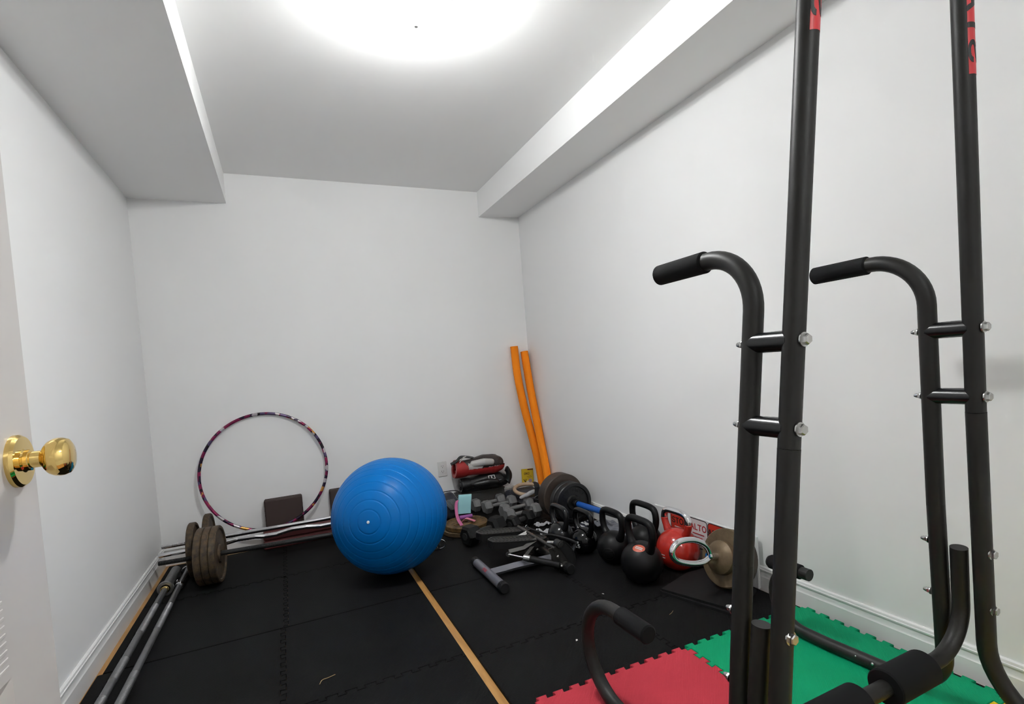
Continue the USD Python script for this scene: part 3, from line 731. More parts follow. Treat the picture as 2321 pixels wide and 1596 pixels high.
# ------------------------------------------------------------------ pool noodles in the corner
for pts, lab in ((((1.703, 3.698, 1.222), (1.712, 3.695, 1.002), (1.735, 3.67, .752), (1.765, 3.63, .515), (1.782, 3.58, .304), (1.79, 3.53, .022)), 'orange foam pool noodle in the far corner, the taller left one'),
                 (((1.788, 3.695, 1.176), (1.797, 3.665, .932), (1.805, 3.62, .70), (1.803, 3.56, .50), (1.795, 3.49, .30), (1.787, 3.41, .022)), 'orange foam pool noodle in the far corner, the shorter right one')):
    p = smoothpath(pts, 8); n = thing('pool_noodle', lab, 'pool noodle', p[-1], group='orange pool noodles')
    p = p - p[-1]
    outer = tube(p, .0305, 28, caps=False); inner = tube(p, .011, 16, caps=False); inner.invert()
    ends = []
    for i, dirn in ((0, 1), (-1, -1)):
        tt = (p[1] - p[0]) if i == 0 else (p[-1] - p[-2]); tt /= np.linalg.norm(tt)
        ends.append(along(lathe([(.0105, 0), (.027, 0), (.0305, .004), (.0105, .004)], 28), p[i] - tt * (.0 if i == 0 else .0), tt if i == 0 else -tt))
    part(n, 'tube', cat([outer, inner] + ends), ORANGE, smooth=40)

# ------------------------------------------------------------------ kettlebells
def kettlebell(name, label, c, r, hs, top, tr, mb, mh=None, drop=.12, rz=0, cat_='kettlebell'):
    """r ball radius, hs half width of the handle, top height, tr handle thickness; the handle runs along local y"""
    zc = r * (1 - drop)
    t = thing(name, label, cat_, (c[0], c[1], FZ), rz)
    prof = [(0, 0), (r * math.sqrt(1 - (1 - drop) ** 2) * .93, 0)]
    a0 = math.acos(1 - drop)
    for a in np.linspace(a0 + .04, math.pi, 48): prof.append((r * math.sin(a), zc - r * math.cos(a)))
    prof[-1] = (0, zc + r)
    part(t, 'body', lathe(prof, 64), mb, smooth=40)
    zt = top - tr
    pts = [(0, -hs * .55, zc + r * .55), (0, -hs * .86, zc + r * .98), (0, -hs * 1.0, zc + r * 1.0 + (zt - zc - r) * .42), (0, -hs * .92, zt - .016), (0, -hs * .62, zt - .001), (0, 0, zt + .002),
           (0, hs * .62, zt - .001), (0, hs * .92, zt - .016), (0, hs * 1.0, zc + r * 1.0 + (zt - zc - r) * .42), (0, hs * .86, zc + r * .98), (0, hs * .55, zc + r * .55)]
    p = smoothpath(pts, 8)
    rad = tr * (1 + .32 * np.clip((zc + r * 1.02 - p[:, 2]) / (r * .3), 0, 1))
    if mh:
        k = [i for i in range(len(p)) if p[i][2] > zc + r * 1.0 + (zt - zc - r) * .38]
        part(t, 'handle', tube(p[k[0]:k[-1] + 1], tr * 1.0, 24), mh, smooth=True, label='bare chrome handle grip')
        part(t, 'horn', tube(p[:k[0] + 2], rad[:k[0] + 2] * 1.02, 24), mb, smooth=True)
        part(t, 'horn', tube(p[k[-1] - 1:], rad[k[-1] - 1:] * 1.02, 24), mb, smooth=True)
    else:
        part(t, 'handle', tube(p, rad, 24), mh or mb, smooth=True)
    return t, zc
K1, z1 = kettlebell('kettlebell', 'large matte black kettlebell with an oval orange sticker, nearest the camera', (1.468, 1.936), .098, .090, .303, .0172, KBMATTE)
stk = wrap_sphere(ext(affinity.scale(Point(0, 0).buffer(1, 24), .030, .021), .0006), .0982, (-.36, -.32, .80), (0, 0, 1))
sk = part(K1, 'sticker', T(stk, (0, 0, z1)), STICKER, smooth=40, label='oval orange sticker')
for dy in (-.004, .004):
    part(sk, 'sticker_print', T(wrap_sphere(ext(shapely.box(-.018, dy - .0022, .018, dy + .0022), .0005), .0989, (-.36, -.32, .80), turn=-18), (0, 0, z1)), INKWHITE, smooth=False)
K2, z2 = kettlebell('kettlebell', 'matte black kettlebell with a round raised emblem, behind the orange-stickered one', (1.494, 2.197), .085, .086, .277, .0165, KBMATTE)
for rr in (.032, .036):
    part(K2, 'emblem_ring', T(wrap_sphere(ext(Point(0, 0).buffer(rr).difference(Point(0, 0).buffer(rr - .0022)), .0014), .0848, (-.80, -.55, -.12)), (0, 0, z2)), BLKIRON, smooth=False)
for k in range(5):
    y = .016 - k * .008; w = math.sqrt(.028 ** 2 - y * y) - .002
    part(K2, 'emblem_bar', T(wrap_sphere(ext(shapely.box(-w, y - .0016, w, y + .0016), .0014), .0848, (-.80, -.55, -.12)), (0, 0, z2)), BLKIRON, smooth=False)
K3, z3 = kettlebell('kettlebell', 'matte black kettlebell at the back against the right wall', (1.682, 2.175), .087, .096, .284, .0165, KBMATTE)
K4, z4 = kettlebell('kettlebell', 'red kettlebell with a bare chrome handle', (1.706, 1.957), .103, .084, .292, .0165, KBRED, CHROME)
for dz in (-.007, .007):
    part(K4, 'stripe', T(wrap_sphere(ext(shapely.box(-.011, dz - .0018, .011, dz + .0018), .0006), .1032, (-.93, -.10, -.10)), (0, 0, z4)), INKWHITE, smooth=False, label='short white printed stripe')
K5, z5 = kettlebell('kettlebell', 'small glossy black kettlebell with white number, beside the stepper', (1.44, 2.395), .073, .084, .240, .0150, KBGLOSS)
part(K5, 'number', T(wrap_sphere(text('15', .020, .0006), .0731, (-.86, -.42, -.10)), (0, 0, z5)), INKWHITE, smooth=False, label='white printed number')
part(K5, 'number', T(wrap_sphere(text('LB', .010, .0006), .0731, (-.86, -.42, .16)), (0, 0, z5)), INKWHITE, smooth=False, label='white printed letters')
K6, z6 = kettlebell('kettlebell', 'small grey glossy kettlebell, farthest from the camera of the six', (1.385, 2.565), .073, .084, .238, .0150, KBGREY)

# ------------------------------------------------------------------ plate-loaded handle lying by the right wall
nx = np.array((-.95, 0, .31)); nx /= np.linalg.norm(nx); ez = np.array((nx[2], 0, -nx[0]))
LH = thing('plate_loaded_handle', 'bronze weight plates bolted to a chrome loop handle, leaning by the right wall', 'weight plates', (1.700, 1.627, FZ))
ctr = np.array((0, 0, .1265))
ax = lambda m: (lambda q: (q.apply_transform(trimesh.geometry.align_vectors((1, 0, 0), nx)), q.apply_translation(ctr), q)[2])(m.copy())
big = lathe([(.012, -.015), (.121, -.015), (.124, -.012), (.124, .010), (.120, .014), (.070, .016), (.012, .016), (.012, -.015)], 72, 'x')
part(LH, 'weight_plate', ax(T(big, (.022, 0, 0))), RUST2, smooth=30)
part(LH, 'weight_plate', ax(T(big, (-.010, 0, 0))), RUST3, smooth=30)
small = lathe([(.012, -.012), (.070, -.012), (.072, -.008), (.070, .014), (.062, .020), (.048, .030), (.030, .034), (.012, .034), (.012, -.012)], 56, 'x')
part(LH, 'weight_plate', ax(T(small, (.050, 0, 0))), RUST2, smooth=30)
part(LH, 'neck', ax(lathe([(0, 0), (.017, 0), (.017, .05), (.014, .06), (0, .06)], 28, 'x').apply_translation((.07, 0, 0))), CHROME)
def loop_pt(u, w): return ctr + nx * u + ez * w
lp = [loop_pt(.118, .0), loop_pt(.150, .040), loop_pt(.222, .056), loop_pt(.300, .040), loop_pt(.328, 0), loop_pt(.300, -.034), loop_pt(.222, -.042), loop_pt(.150, -.030)]
lpc = smoothpath([lp[-1]] + lp + [lp[0], lp[1]], 10)[10:-10]
part(LH, 'loop_handle', tube(lpc[:-1], .0125, 20, closed=True), CHROME, smooth=True)

# ------------------------------------------------------------------ printed carton along the right baseboard
CT = thing('printed_carton', 'flattened white carton with red and white multilingual warning panels behind the red kettlebell', 'carton', (1.80, 1.92, 0))
part(CT, 'box', rbox(.011, .025, -.34, .33, FT, .245, .003), CARTON, smooth=False)
def panel(y0, y1, m, word, ink, lines):
    rr = shapely.box(y0, -.070, y1, .070).buffer(-.014).buffer(.014)
    bd = rr.buffer(.004).difference(rr)
    put = lambda q, lift: frame_place(q, (.0109 - lift, 0, .165), (0, -1, 0), (0, 0, 1))
    fl = lambda p: affinity.scale(p, -1, 1, origin=(0, 0))
    pb = part(CT, 'panel', put(ext(fl(rr), .0006), 0), m, smooth=False)
    part(pb, 'panel_border', put(ext(fl(bd), .0006), 0), INK, smooth=False)
    yc = -(y0 + y1) / 2
    part(pb, 'lettering', put(T(text(word, .030, .0005), (yc, .032, .0006)), 0), ink, smooth=False)
    for k in range(lines):
        part(pb, 'text_line', put(T(text(['Warning', 'read all', 'before use'][k % 3], .013, .0005, False), (yc, .000 - k * .024, .0006)), 0) if False else put(box(yc - .038, yc + .038 - .012 * (k % 2), -.004 - k * .018, .001 - k * .018, .0006, .0011), 0), ink if m is CARTON else INKWHITE, smooth=False)
panel(.070, .193, SIGNRED, 'STOP', INK, 3)
panel(-.056, .060, CARTON, 'ALTO', INKRED, 3)
panel(-.186, -.066, SIGNRED, 'ARRÊT', INK, 3)

# ------------------------------------------------------------------ black folded pad in front of the plates
pad = m3.Manifold.batch_hull([m3.Manifold.sphere(.012, 12).translate(p) for p in ((1.43, 1.80, .026), (1.70, 1.855, .026), (1.78, 1.53, .026), (1.53, 1.455, .026))])
PD = thing('folded_pad', 'thin black folded pad on the floor under the bronze plates', 'exercise pad', (1.60, 1.66, FZ))
pd2 = Polygon([(-.165, .13), (.06, .19), (.175, .18), (.19, -.09), (-.06, -.205)])
part(PD, 'layer', T(cat([ext(pd2.buffer(-.004), .011)]), (0, 0, 0)), PADFOAM, smooth=False)
part(PD, 'layer', T(ext(affinity.rotate(pd2.buffer(-.010), 2.5, origin=(0, 0)), .010), (0.004, .006, .0112)), PADFOAM, smooth=False)
# the plates and loop handle stand on the pad
for pth in (LH,):
    UsdGeom.Xformable(stage.GetPrimAtPath(pth)).GetOrderedXformOps()[0].Set(Gf.Vec3d(1.700, 1.627, FZ + .0212))

# ------------------------------------------------------------------ loaded bar with blue grip along the right wall
LB = thing('loaded_bar', 'barbell along the right wall with thick plates and a blue taped grip', 'barbell', (1.640, 2.938, FZ + .133))
part(LB, 'shaft', cyl((0, .20, 0), (.075, -.57, 0), .0125, 20, .001), BLKBAR)
sl = lambda y: (.075 * (.20 - y) / .77, y, 0)
part(LB, 'grip_tape', cyl(sl(-.115), sl(-.36), .0185, 24, .002), BLUETAPE, label='blue taped grip')
part(LB, 'collar', cyl(sl(-.112), sl(-.085), .026, 24, .002), BLKIRON)
def yplate(r, th, y, m, rim=.02):
    q = plate_mesh(r, th, .045, .0145, rim); q = T(q, rz=90); return T(q, (sl(y)[0], y, 0))
wp = part(LB, 'weight_plate', yplate(.131, .045, -.055, BLKIRON, .022), BLKIRON, smooth=30)
part(LB, 'weight_plate', yplate(.132, .040, -.010, DKGREYIRON, .014), DKGREYIRON, smooth=30)
part(LB, 'weight_plate', T(lathe([(.0135, -.045), (.146, -.045), (.153, -.040), (.153, .040), (.146, .045), (.0135, .045), (.0135, -.045)], 64, 'y'), (sl(.075)[0], .075, .0205)), RUST3, smooth=30)
for n_m, a0 in ((6, 148), (5, 60)):
    m_ = marks(n_m, .019, .018, n_m, .0025)
    v = m_.vertices.copy(); a = np.radians(a0) - v[:, 0] / .083; rr = .083 + v[:, 1]
    m_.vertices = np.stack([sl(-.075)[0] + rr * np.cos(a), np.full(len(v), -.0665) - v[:, 2], rr * np.sin(a)], 1)
    part(wp, 'raised_lettering', m_, BLKIRON, smooth=False)

# ------------------------------------------------------------------ grey hex dumbbells
def hex_dumbbell(name, label, loc, rz, s=1.0, m=HEXGREY, mh=None, group=None, L=.176, hr=.043, hl=.062, tilt=None):
    t = thing(name, label, 'dumbbell', loc, rz, group, tilt=tilt)
    for sx in (-1, 1):
        pts = []
        for a in np.arange(6) * math.pi / 3 + math.pi / 6 + math.pi / 6:
            for k, x in ((.72, -hl / 2), (1, -hl / 2 + .014), (1, hl / 2 - .010), (.80, hl / 2)):
                xx = sx * (L / 2) + sx * x
                pts.append((xx, hr * k * math.cos(a) / math.cos(math.pi / 6), hr * k * math.sin(a) / math.cos(math.pi / 6)))
        hd = part(t, 'head', trimesh.convex.convex_hull(np.array(pts)), m, smooth=False)
        part(hd, 'weight_mark', T(marks(3, .011, .010, 4, .0012), (sx * L / 2, 0, hr - .0004)), mh or m, smooth=False)
    prof = [(0, -L / 2), (.0125, -L / 2), (.0135, -L / 4), (.0155, 0), (.0135, L / 4), (.0125, L / 2), (0, L / 2)]
    part(t, 'handle', lathe(prof, 24, 'x'), mh or m, smooth=50)
    return t
HZ = FZ + .0432
hex_dumbbell('dumbbell', 'grey hex dumbbell at the back, under the boxing gloves', (1.335, 3.574, FZ + .044), 4, L=.20)
hex_dumbbell('dumbbell', 'grey hex dumbbell, second from the boxing gloves', (1.385, 3.473, HZ), 5, L=.20)
hex_dumbbell('dumbbell', 'grey hex dumbbell, second from the stepper', (1.452, 3.315, HZ), 9, L=.20)
hex_dumbbell('dumbbell', 'grey hex dumbbell nearest the stepper', (1.43, 3.165, HZ), 2, L=.20)

# ------------------------------------------------------------------ black rubber dumbbells in front of the grey ones
def black_dumbbell(label, loc, rz, L, hr, hl):
    t = thing('dumbbell', label, 'dumbbell', loc, rz)
    for sx in (-1, 1):
        pts = []
        for a in np.arange(6) * math.pi / 3:
            for k, x in ((.70, -hl * .62), (1, -hl / 2 + .012), (1, hl / 2 - .012), (.78, hl / 2)):
                pts.append((sx * (L / 2 + x), hr * k * math.cos(a) / .866, hr * k * math.sin(a) / .866))
        hd = part(t, 'head', trimesh.convex.convex_hull(np.array(pts)), RUBBER, smooth=False)
        part(hd, 'end_badge', lathe([(0, 0), (hr * .42, 0), (hr * .40, .002), (0, .002)], 24, 'x').apply_translation((sx * (L / 2 + hl / 2), 0, 0)) if sx > 0 else T(lathe([(0, 0), (hr * .42, 0), (hr * .40, .002), (0, .002)], 24, 'x'), (L / 2 + hl / 2, 0, 0)).apply_transform(np.diag([-1, -1, 1, 1.0])), TREAD)
    part(t, 'handle', lathe([(0, -L / 2), (.0155, -L / 2), (.0185, 0), (.0155, L / 2), (0, L / 2)], 24, 'x'), TREAD, smooth=50)
    return t
black_dumbbell('large black rubber hex dumbbell in front of the brown floor plates', (1.050, 2.925, FZ + .0625), 20, .215, .0540, .085)
black_dumbbell('smaller black rubber hex dumbbell just behind the stepper pedals', (1.330, 2.992, FZ + .0525), 24, .150, .0453, .062)

# ------------------------------------------------------------------ brown plates lying flat, bands draped over them
for k, (zz, dx, lab) in enumerate(((.0155, 0, 'brown iron plate lying flat on the floor, lower of the two'), (.0475, .012, 'gold-flecked brown iron plate lying flat, upper of the two'))):
    t = thing('weight_plate', lab, 'weight plate', (1.005 + dx, 3.175 - dx, FZ + zz), 0)
    q = T(plate_mesh(.140, .031, .040, .013, .014), ry=90)
    part(t, 'disc', q, GOLDPL if k else RUST2, smooth=30)
    if k:
        m_ = marks(3, .022, .020, 8, .0025)
        part(t, 'raised_lettering', T(m_, (-.062, -.01, .0085), rz=20), GOLDPL, smooth=False)
PZT = FT + .0640
path = smoothpath([(1.070, 3.345, .090), (1.068, 3.335, .150), (1.070, 3.315, .205), (1.068, 3.298, .217), (1.062, 3.280, .208), (1.050, 3.268, .165), (1.043, 3.262, .125), (1.040, 3.258, .100)], 6)
solo('resistance_band', T(ribbon(path, (.98, -.17, -.06), .088, .0022), tuple(-path[0])), TEAL, 'wide teal resistance band folded over the brown floor plates', 'resistance band', loc=path[0], smooth=60)
roll = thing('resistance_band', 'rolled purple resistance band under the teal band', 'resistance band', (1.035, 3.215, PZT + .0155), -6)
sp = [(0, (.004 + .0009 * a) * math.cos(a), (.004 + .0009 * a) * math.sin(a)) for a in np.linspace(0, 12, 60)]
part(roll, 'roll', ribbon(sp, (1, 0, 0), .086, .0022), PURPLE, smooth=60)
p = smoothpath([(.990, 3.165, PZT + .002), (1.015, 3.155, PZT + .022), (1.045, 3.135, PZT + .012), (1.065, 3.120, PZT + .003)], 6)
solo('resistance_band', T(ribbon(p, (.55, .80, -.1), .036, .0022), tuple(-p[0])), PINK, 'short pink resistance band in front of the purple roll', 'resistance band', loc=p[0], smooth=60)
p = smoothpath([(1.000, 3.262, .196), (.982, 3.235, .182), (.965, 3.19, .145), (.957, 3.14, .108), (.962, 3.085, PZT + .003)], 6)
solo('resistance_band', T(ribbon(p, (.80, -.1, .15), .020, .0024), tuple(-p[0])), MAUVE, 'long mauve resistance band hanging at the left of the teal band', 'resistance band', loc=p[0], smooth=60)

# ------------------------------------------------------------------ navy bag by the ball
nb = blob([[(.88, 3.50, .07, .055), (1.06, 3.50, .075, .06), (.90, 3.60, .08, .06), (1.05, 3.60, .085, .065), (.97, 3.52, .125, .055), (1.03, 3.56, .14, .05)]], .02, 6)
nb.vertices += (meshkit.fbm(nb.vertices * 22, 3, 4)[:, None] - .5) * .014 * nb.vertex_normals
nb.apply_translation((0, 0, FT - nb.bounds[0][2] + .0005))
BG = thing('gym_bag', 'soft navy bag with a grey ribbed mesh panel between the ball and the gloves', 'bag', (.97, 3.52, 0))
part(BG, 'body', T(nb, (-.97, -3.52, 0)), NAVYCLOTH, smooth=True)
def patch(mesh, cond, off):
    c, n = mesh.triangles_center, mesh.face_normals
    k = np.nonzero(cond(c, n))[0]
    q = mesh.submesh([k], append=True, repair=False)
    vn = np.asarray(q.vertex_normals)
    top = q.vertices + vn * off
    return trimesh.Trimesh(top, q.faces, process=False)
ribs = []
for k in range(9):
    x = 1.000 + k * .0095
    ribs.append(tube(smoothpath([(x - .05, 3.432 + .01, .165), (x - .025, 3.424, .13), (x, 3.422, .095)], 5), .0034, 6))
part(BG, 'mesh_panel', T(cat(ribs), (-.97, -3.52, 0)), MESHGREY, smooth=True, label='grey ribbed mesh panel')
part(BG, 'drawstring', T(tube(smoothpath([(.90, 3.50, .205), (1.0, 3.47, .218), (1.08, 3.50, .200), (1.13, 3.52, .150)], 8), .003, 8), (-.97, -3.52, 0)), WEB, smooth=True)

# ------------------------------------------------------------------ boxing gloves stacked on a dark box
DB = thing('storage_box', 'charcoal box standing under the boxing gloves against the far wall', 'box', (1.31, 3.655, 0))
part(DB, 'box', rbox(-.19, .19, -.022, .062, FT, .128, .004), DARKBOX, smooth=False)
part(DB, 'lid', rbox(-.194, .194, -.024, .064, .1285, .140, .003), DARKBOX, smooth=False)
def glove(L=1.0):
    mitt = blob([[(.02, 0, 0, .050), (.11, 0, .002, .052)], [(.10, 0, .002, .052), (.20, 0, .006, .066), (.285, 0, .002, .064)], [(.27, 0, 0, .066), (.325, 0, -.004, .050)]], .010, 10)
    thumb = blob([[(.10, -.030, .020, .026), (.19, -.062, .030, .027)], [(.19, -.062, .030, .027), (.255, -.058, .022, .024)]], .008, 8)
    return mitt, thumb
def creases(mesh, amp=.0025, f=90):
    m = mesh.copy(); m.vertices = m.vertices + m.vertex_normals * (np.sin(m.vertices[:, :1] * f) * amp); return m
# lower glove
G1 = thing('boxing_glove', 'black leather boxing glove with white tag, lower one of the stacked pair', 'boxing glove', (1.155, 3.632, .140))
mitt, thumb = glove()
mitt.apply_scale((1.03, .95, .96)); thumb.apply_scale((1.0, .95, .96))
z0 = -mitt.bounds[0][2]
part(G1, 'mitt', T(mitt, (0, 0, z0)), BLKLEATHER, smooth=True)
part(G1, 'thumb', T(thumb, (0, -.006, z0 - .02)), BLKLEATHER, smooth=True)
a = np.linspace(-1.1, 1.15, 26)
part(G1, 'wrist_roll', creases(T(tube([(.337 + .036 * math.cos(t), -.045, z0 + .030 + .056 * math.sin(t)) for t in a], .0225, 20), (0, 0, 0)), .0022, 160), BLKLEATHER, smooth=True)
part(G1, 'cuff', creases(T(lathe([(.032, 0), (.052, 0), (.054, .012), (.052, .045), (.050, .075), (.047, .075), (.036, .012), (.032, 0)], 40, 'x'), (-.012, 0, z0)), .002, 240), BLKLEATHER, smooth=True)
tg = frame_place(ext(shapely.box(-.026, -.016, .026, .016).difference(shapely.box(-.022, -.012, .022, .012)), .001), (.225, -.056, z0 + .038), (1, 0, 0), (0, .55, .83))
tb = part(G1, 'tag_border', tg, INKWHITE, smooth=False)
part(tb, 'tag_lettering', frame_place(text('E', .016, .001), (.225, -.056, z0 + .038), (1, 0, 0), (0, .55, .83)), INKWHITE, smooth=False, label='white letter on the tag')
part(G1, 'piping', tube([(.17, -.0640, z0 + .0), (.24, -.066, z0 + .006), (.30, -.060, z0 + .010)], .003, 8), GREYCLOTH)
# upper glove
G2 = thing('boxing_glove', 'red black and white leather boxing glove lying on top of the black one', 'boxing glove', (1.118, 3.628, (.152 + z0 * 1.93)))
mitt, thumb = glove()
mitt.apply_scale((.95, .98, 1.02)); thumb.apply_scale((.93, .98, 1.02))
mt_ = T(mitt, (.03, 0, z0 + .004)); part(G2, 'mitt', mt_, BRNLEATHER, smooth=True)
part(G2, 'thumb', T(thumb, (.03, -.002, z0)), WHTLEATHER, smooth=True, label='off-white thumb')
und = mitt.copy(); und.apply_scale((1.02, 1.0, 1.0)); und = T(und, (.026, -.004, z0 - .010))
part(G2, 'underside', patch(und, lambda c, n: c[:, 2] < z0 - .012, .003), REDLEATHER, smooth=True, label='red underside')
part(G2, 'cuff', T(lathe([(.040, -.012), (.066, -.012), (.069, 0), (.064, .05), (.055, .085), (.050, .085), (.046, .02), (.040, -.012)], 40, 'x'), (0, 0, z0 - .002), ry=8), REDLEATHER, smooth=50, label='red cuff')
part(G2, 'lining', T(lathe([(0, .012), (.042, .012), (.043, .03), (0, .03)], 32, 'x'), (0, 0, z0 - .002)), BLKLEATHER, smooth=50)
part(G2, 'palm_panel', patch(mt_, lambda c, n: (n[:, 1] < -.35) & (c[:, 0] > .085) & (c[:, 0] < .20 + (c[:, 2] - z0) * .8) & (c[:, 2] < z0 + .030) & (c[:, 2] > z0 - .038), .003), WHTLEATHER, smooth=True, label='off-white palm panel')
part(G2, 'knuckle_panel', patch(mt_, lambda c, n: (n[:, 1] < -.2) & (c[:, 0] > .235) & (c[:, 0] < .33) & (abs(c[:, 2] - z0 + .022) < .012), .003), WHTLEATHER, smooth=True, label='off-white knuckle stripe')
part(G2, 'piping', tube(smoothpath([(.09, -.046, z0 + .024), (.14, -.046, z0 + .040), (.20, -.047, z0 + .050), (.215, -.060, z0 + .035)], 6), .0045, 8), WHTLEATHER)
part(G2, 'wrist_strap', ribbon(smoothpath([(-.045, -.035, z0 + .045), (.0, -.035, z0 + .062), (.04, -.02, z0 + .085), (.10, .0, z0 + .075), (.15, .0, z0 + .060)], 6), (.1, 1, .3), .034, .005), BLKLEATHER, smooth=60)
part(G2, 'wrist_strap', ribbon(smoothpath([(.02, -.045, z0 + .050), (.05, -.035, z0 + .078), (.085, -.01, z0 + .082)], 6), (.3, 1, .3), .016, .004), WHTLEATHER, smooth=60)

# ------------------------------------------------------------------ wooden rings, strap, booklet, pouch
PO = thing('black_pouch', 'flat black pouch under the wooden ring in the far corner', 'pouch', (1.63, 3.50, 0))
pm = blob([[(1.575, 3.41, .05, .030), (1.71, 3.41, .05, .030), (1.575, 3.63, .065, .045), (1.72, 3.63, .065, .045)], [(1.545, 3.665, .06, .040), (1.60, 3.65, .06, .045)]], .02, 4)
pm.apply_translation((0, 0, FT - pm.bounds[0][2] + .0005)); ptop = pm.bounds[1][2]
part(PO, 'body', T(pm, (-1.63, -3.50, 0)), NAVYCLOTH, smooth=True)
a = np.linspace(0, 2 * np.pi, 96, endpoint=False)
solo('gymnastic_ring', tube(np.stack([.105 * np.cos(a), .105 * np.sin(a), .018 * np.sin(a)], 1), .0145, 16, closed=True), WOOD, 'pale wooden gymnastic ring lying on the black pouch', 'gymnastic ring', loc=(1.625, 3.465, ptop + .020), smooth=True)
ST = thing('buckle_strap', 'black webbing strap with metal buckle hanging over the wooden ring', 'strap', (1.622, 3.33, FT))
p = smoothpath([(.004, -.012, .004), (.003, -.012, .06), (.004, -.012, .12), (.008, -.006, .165), (.014, .03, .182), (.018, .075, .180)], 6)
wb = part(ST, 'webbing', ribbon(p, (1, 0, 0), np.interp(np.arange(len(p)), [0, len(p) * .65, len(p) - 1], [.046, .040, .014]), .004), WEB, smooth=60)
part(wb, 'buckle', tube([(.004 + .027 * math.cos(t), -.017, .082 + .014 * math.sin(t)) for t in np.linspace(0, 2 * np.pi, 24, endpoint=False)], .0025, 8, closed=True), STEEL, smooth=True)
BK = thing('booklet', 'small yellow card booklet leaning on the far wall above the wooden ring', 'booklet', (1.742, 3.712, ptop - .002), 0, tilt=(-7, 4, 0))
bc = part(BK, 'cover', rbox(-.052, .052, -.003, .003, 0, .122, .001), BOOKY, smooth=False)
fp = lambda m, x, z: frame_place(m, (x, -.0031, z), (1, 0, 0), (0, 0, 1))
part(bc, 'title', fp(text('OKC', .017, .0005), -.008, .084), INK, smooth=False)
part(bc, 'header_band', fp(ext(shapely.box(-.022, -.005, .028, .004), .0005), .022, .116), MAROON, smooth=False)
part(bc, 'print', fp(cat([ext(affinity.rotate(shapely.box(-.022, -.001, .022, .001), 14, origin=(0, 0)), .0005, 0), T(ext(affinity.rotate(shapely.box(-.018, -.001, .020, .001), 12, origin=(0, 0)), .0005), (.006, -.009, 0))]), .012, .062), INK, smooth=False)
part(bc, 'print', fp(ext(Point(0, 0).buffer(.016), .0005), .020, .026), LAVENDER, smooth=False)
part(bc, 'print', fp(ext(LineString([(-.014, .012), (0, -.008), (.008, .012)]).buffer(.0025).union(LineString([(0, -.008), (-.004, -.016)]).buffer(.003)), .0006), -.024, .026), INK, smooth=False)
part(bc, 'print', fp(ext(affinity.scale(Point(0, 0).buffer(.012), 1, .8), .0005), -.002, .018), INKWHITE, smooth=False)

# ------------------------------------------------------------------ crumpled cloths
def sheet(x0, x1, y0, y1, hfun, n=26, th=.004):
    xs, ys = np.linspace(x0, x1, n), np.linspace(y0, y1, n)
    X, Y = np.meshgrid(xs, ys, indexing='ij'); Z = hfun(X, Y)
    top = np.stack([X, Y, Z], -1).reshape(-1, 3); bot = top - (0, 0, th); f = []
    idx = lambda i, j: i * n + j; N = n * n
    for i in range(n - 1):
        for j in range(n - 1):
            a, b, c, d = idx(i, j), idx(i + 1, j), idx(i + 1, j + 1), idx(i, j + 1)
            f += [(a, b, c), (a, c, d), (N + a, N + c, N + b), (N + a, N + d, N + c)]
    rim = [idx(i, 0) for i in range(n)] + [idx(n - 1, j) for j in range(1, n)] + [idx(i, n - 1) for i in range(n - 2, -1, -1)] + [idx(0, j) for j in range(n - 2, 0, -1)]
    for a, b in zip(rim, rim[1:] + rim[:1]): f += [(a, N + a, N + b), (a, N + b, b)]
    return trimesh.Trimesh(np.vstack([top, bot]), f, process=False)
def crumple(seed, amp, base, sc=16):
    return lambda X, Y: base + amp * meshkit.fbm(np.stack([X * sc, Y * sc, X * 0 + seed], -1), 3, seed)
def stripe_mat():
    n = {'tc': ('texture_coordinate', {}), 'w': ('wave_texture', {'scale': 14.0, 'distortion': 1.0}),
         'r': ('rgb_ramp', {'interpolate': False, 'ramp': [(0.0, (0.010, 0.011, 0.022)), (0.5, (0.50, 0.50, 0.50))]}), 'p': ('principled_bsdf', {'roughness': 0.85})}
    return usdkit.material(stage, '/World/Looks/striped_cloth', n, [('tc.object', 'w.vector'), ('w.fac', 'r.fac'), ('r.color', 'p.base_color')], surface='p.BSDF')
STRIPE = stripe_mat()
def cloth(name, label, box4, seed, amp, m, sc=16):
    x0, x1, y0, y1 = box4; c = ((x0 + x1) / 2, (y0 + y1) / 2)
    s_ = sheet(x0 - c[0], x1 - c[0], y0 - c[1], y1 - c[1], crumple(seed, amp, .006, sc))
    solo(name, s_, m, label, 'cloth', loc=(c[0], c[1], FZ - float(s_.bounds[0][2]) + .0008), smooth=60)
cloth('towel', 'blue-grey crumpled towel on the floor between the kettlebells and the right wall', (1.665, 1.815, 2.31, 2.66), 3, .13, GREYCLOTH, 11)
cloth('towel', 'navy and white striped cloth crumpled beside the blue-gripped bar', (1.56, 1.80, 2.675, 2.76), 7, .10, STRIPE, 13)
cloth('towel', 'white crumpled cloth on the floor behind the stepper pedals', (1.345, 1.435, 2.735, 2.805), 11, .060, WHITECLOTH, 26)
cloth('towel', 'thin white twisted rag between the black dumbbell and the grey kettlebell', (1.41, 1.52, 2.925, 2.965), 13, .050, WHITECLOTH, 30)
wc = blob([[(1.505, 3.375, .0, .012), (1.56, 3.372, .016, .016)], [(1.56, 3.372, .016, .016), (1.615, 3.385, .026, .016)]], .008, 3)
wc.vertices += (meshkit.fbm(wc.vertices * 60, 2, 9)[:, None] - .5) * .008 * wc.vertex_normals
solo('wrist_wrap', T(wc, (-1.56, -3.375, 0)), WHITECLOTH, 'white bunched wrist wrap on the front of the black pouch', 'wrist wrap', loc=(1.552, 3.328, .113), smooth=60)

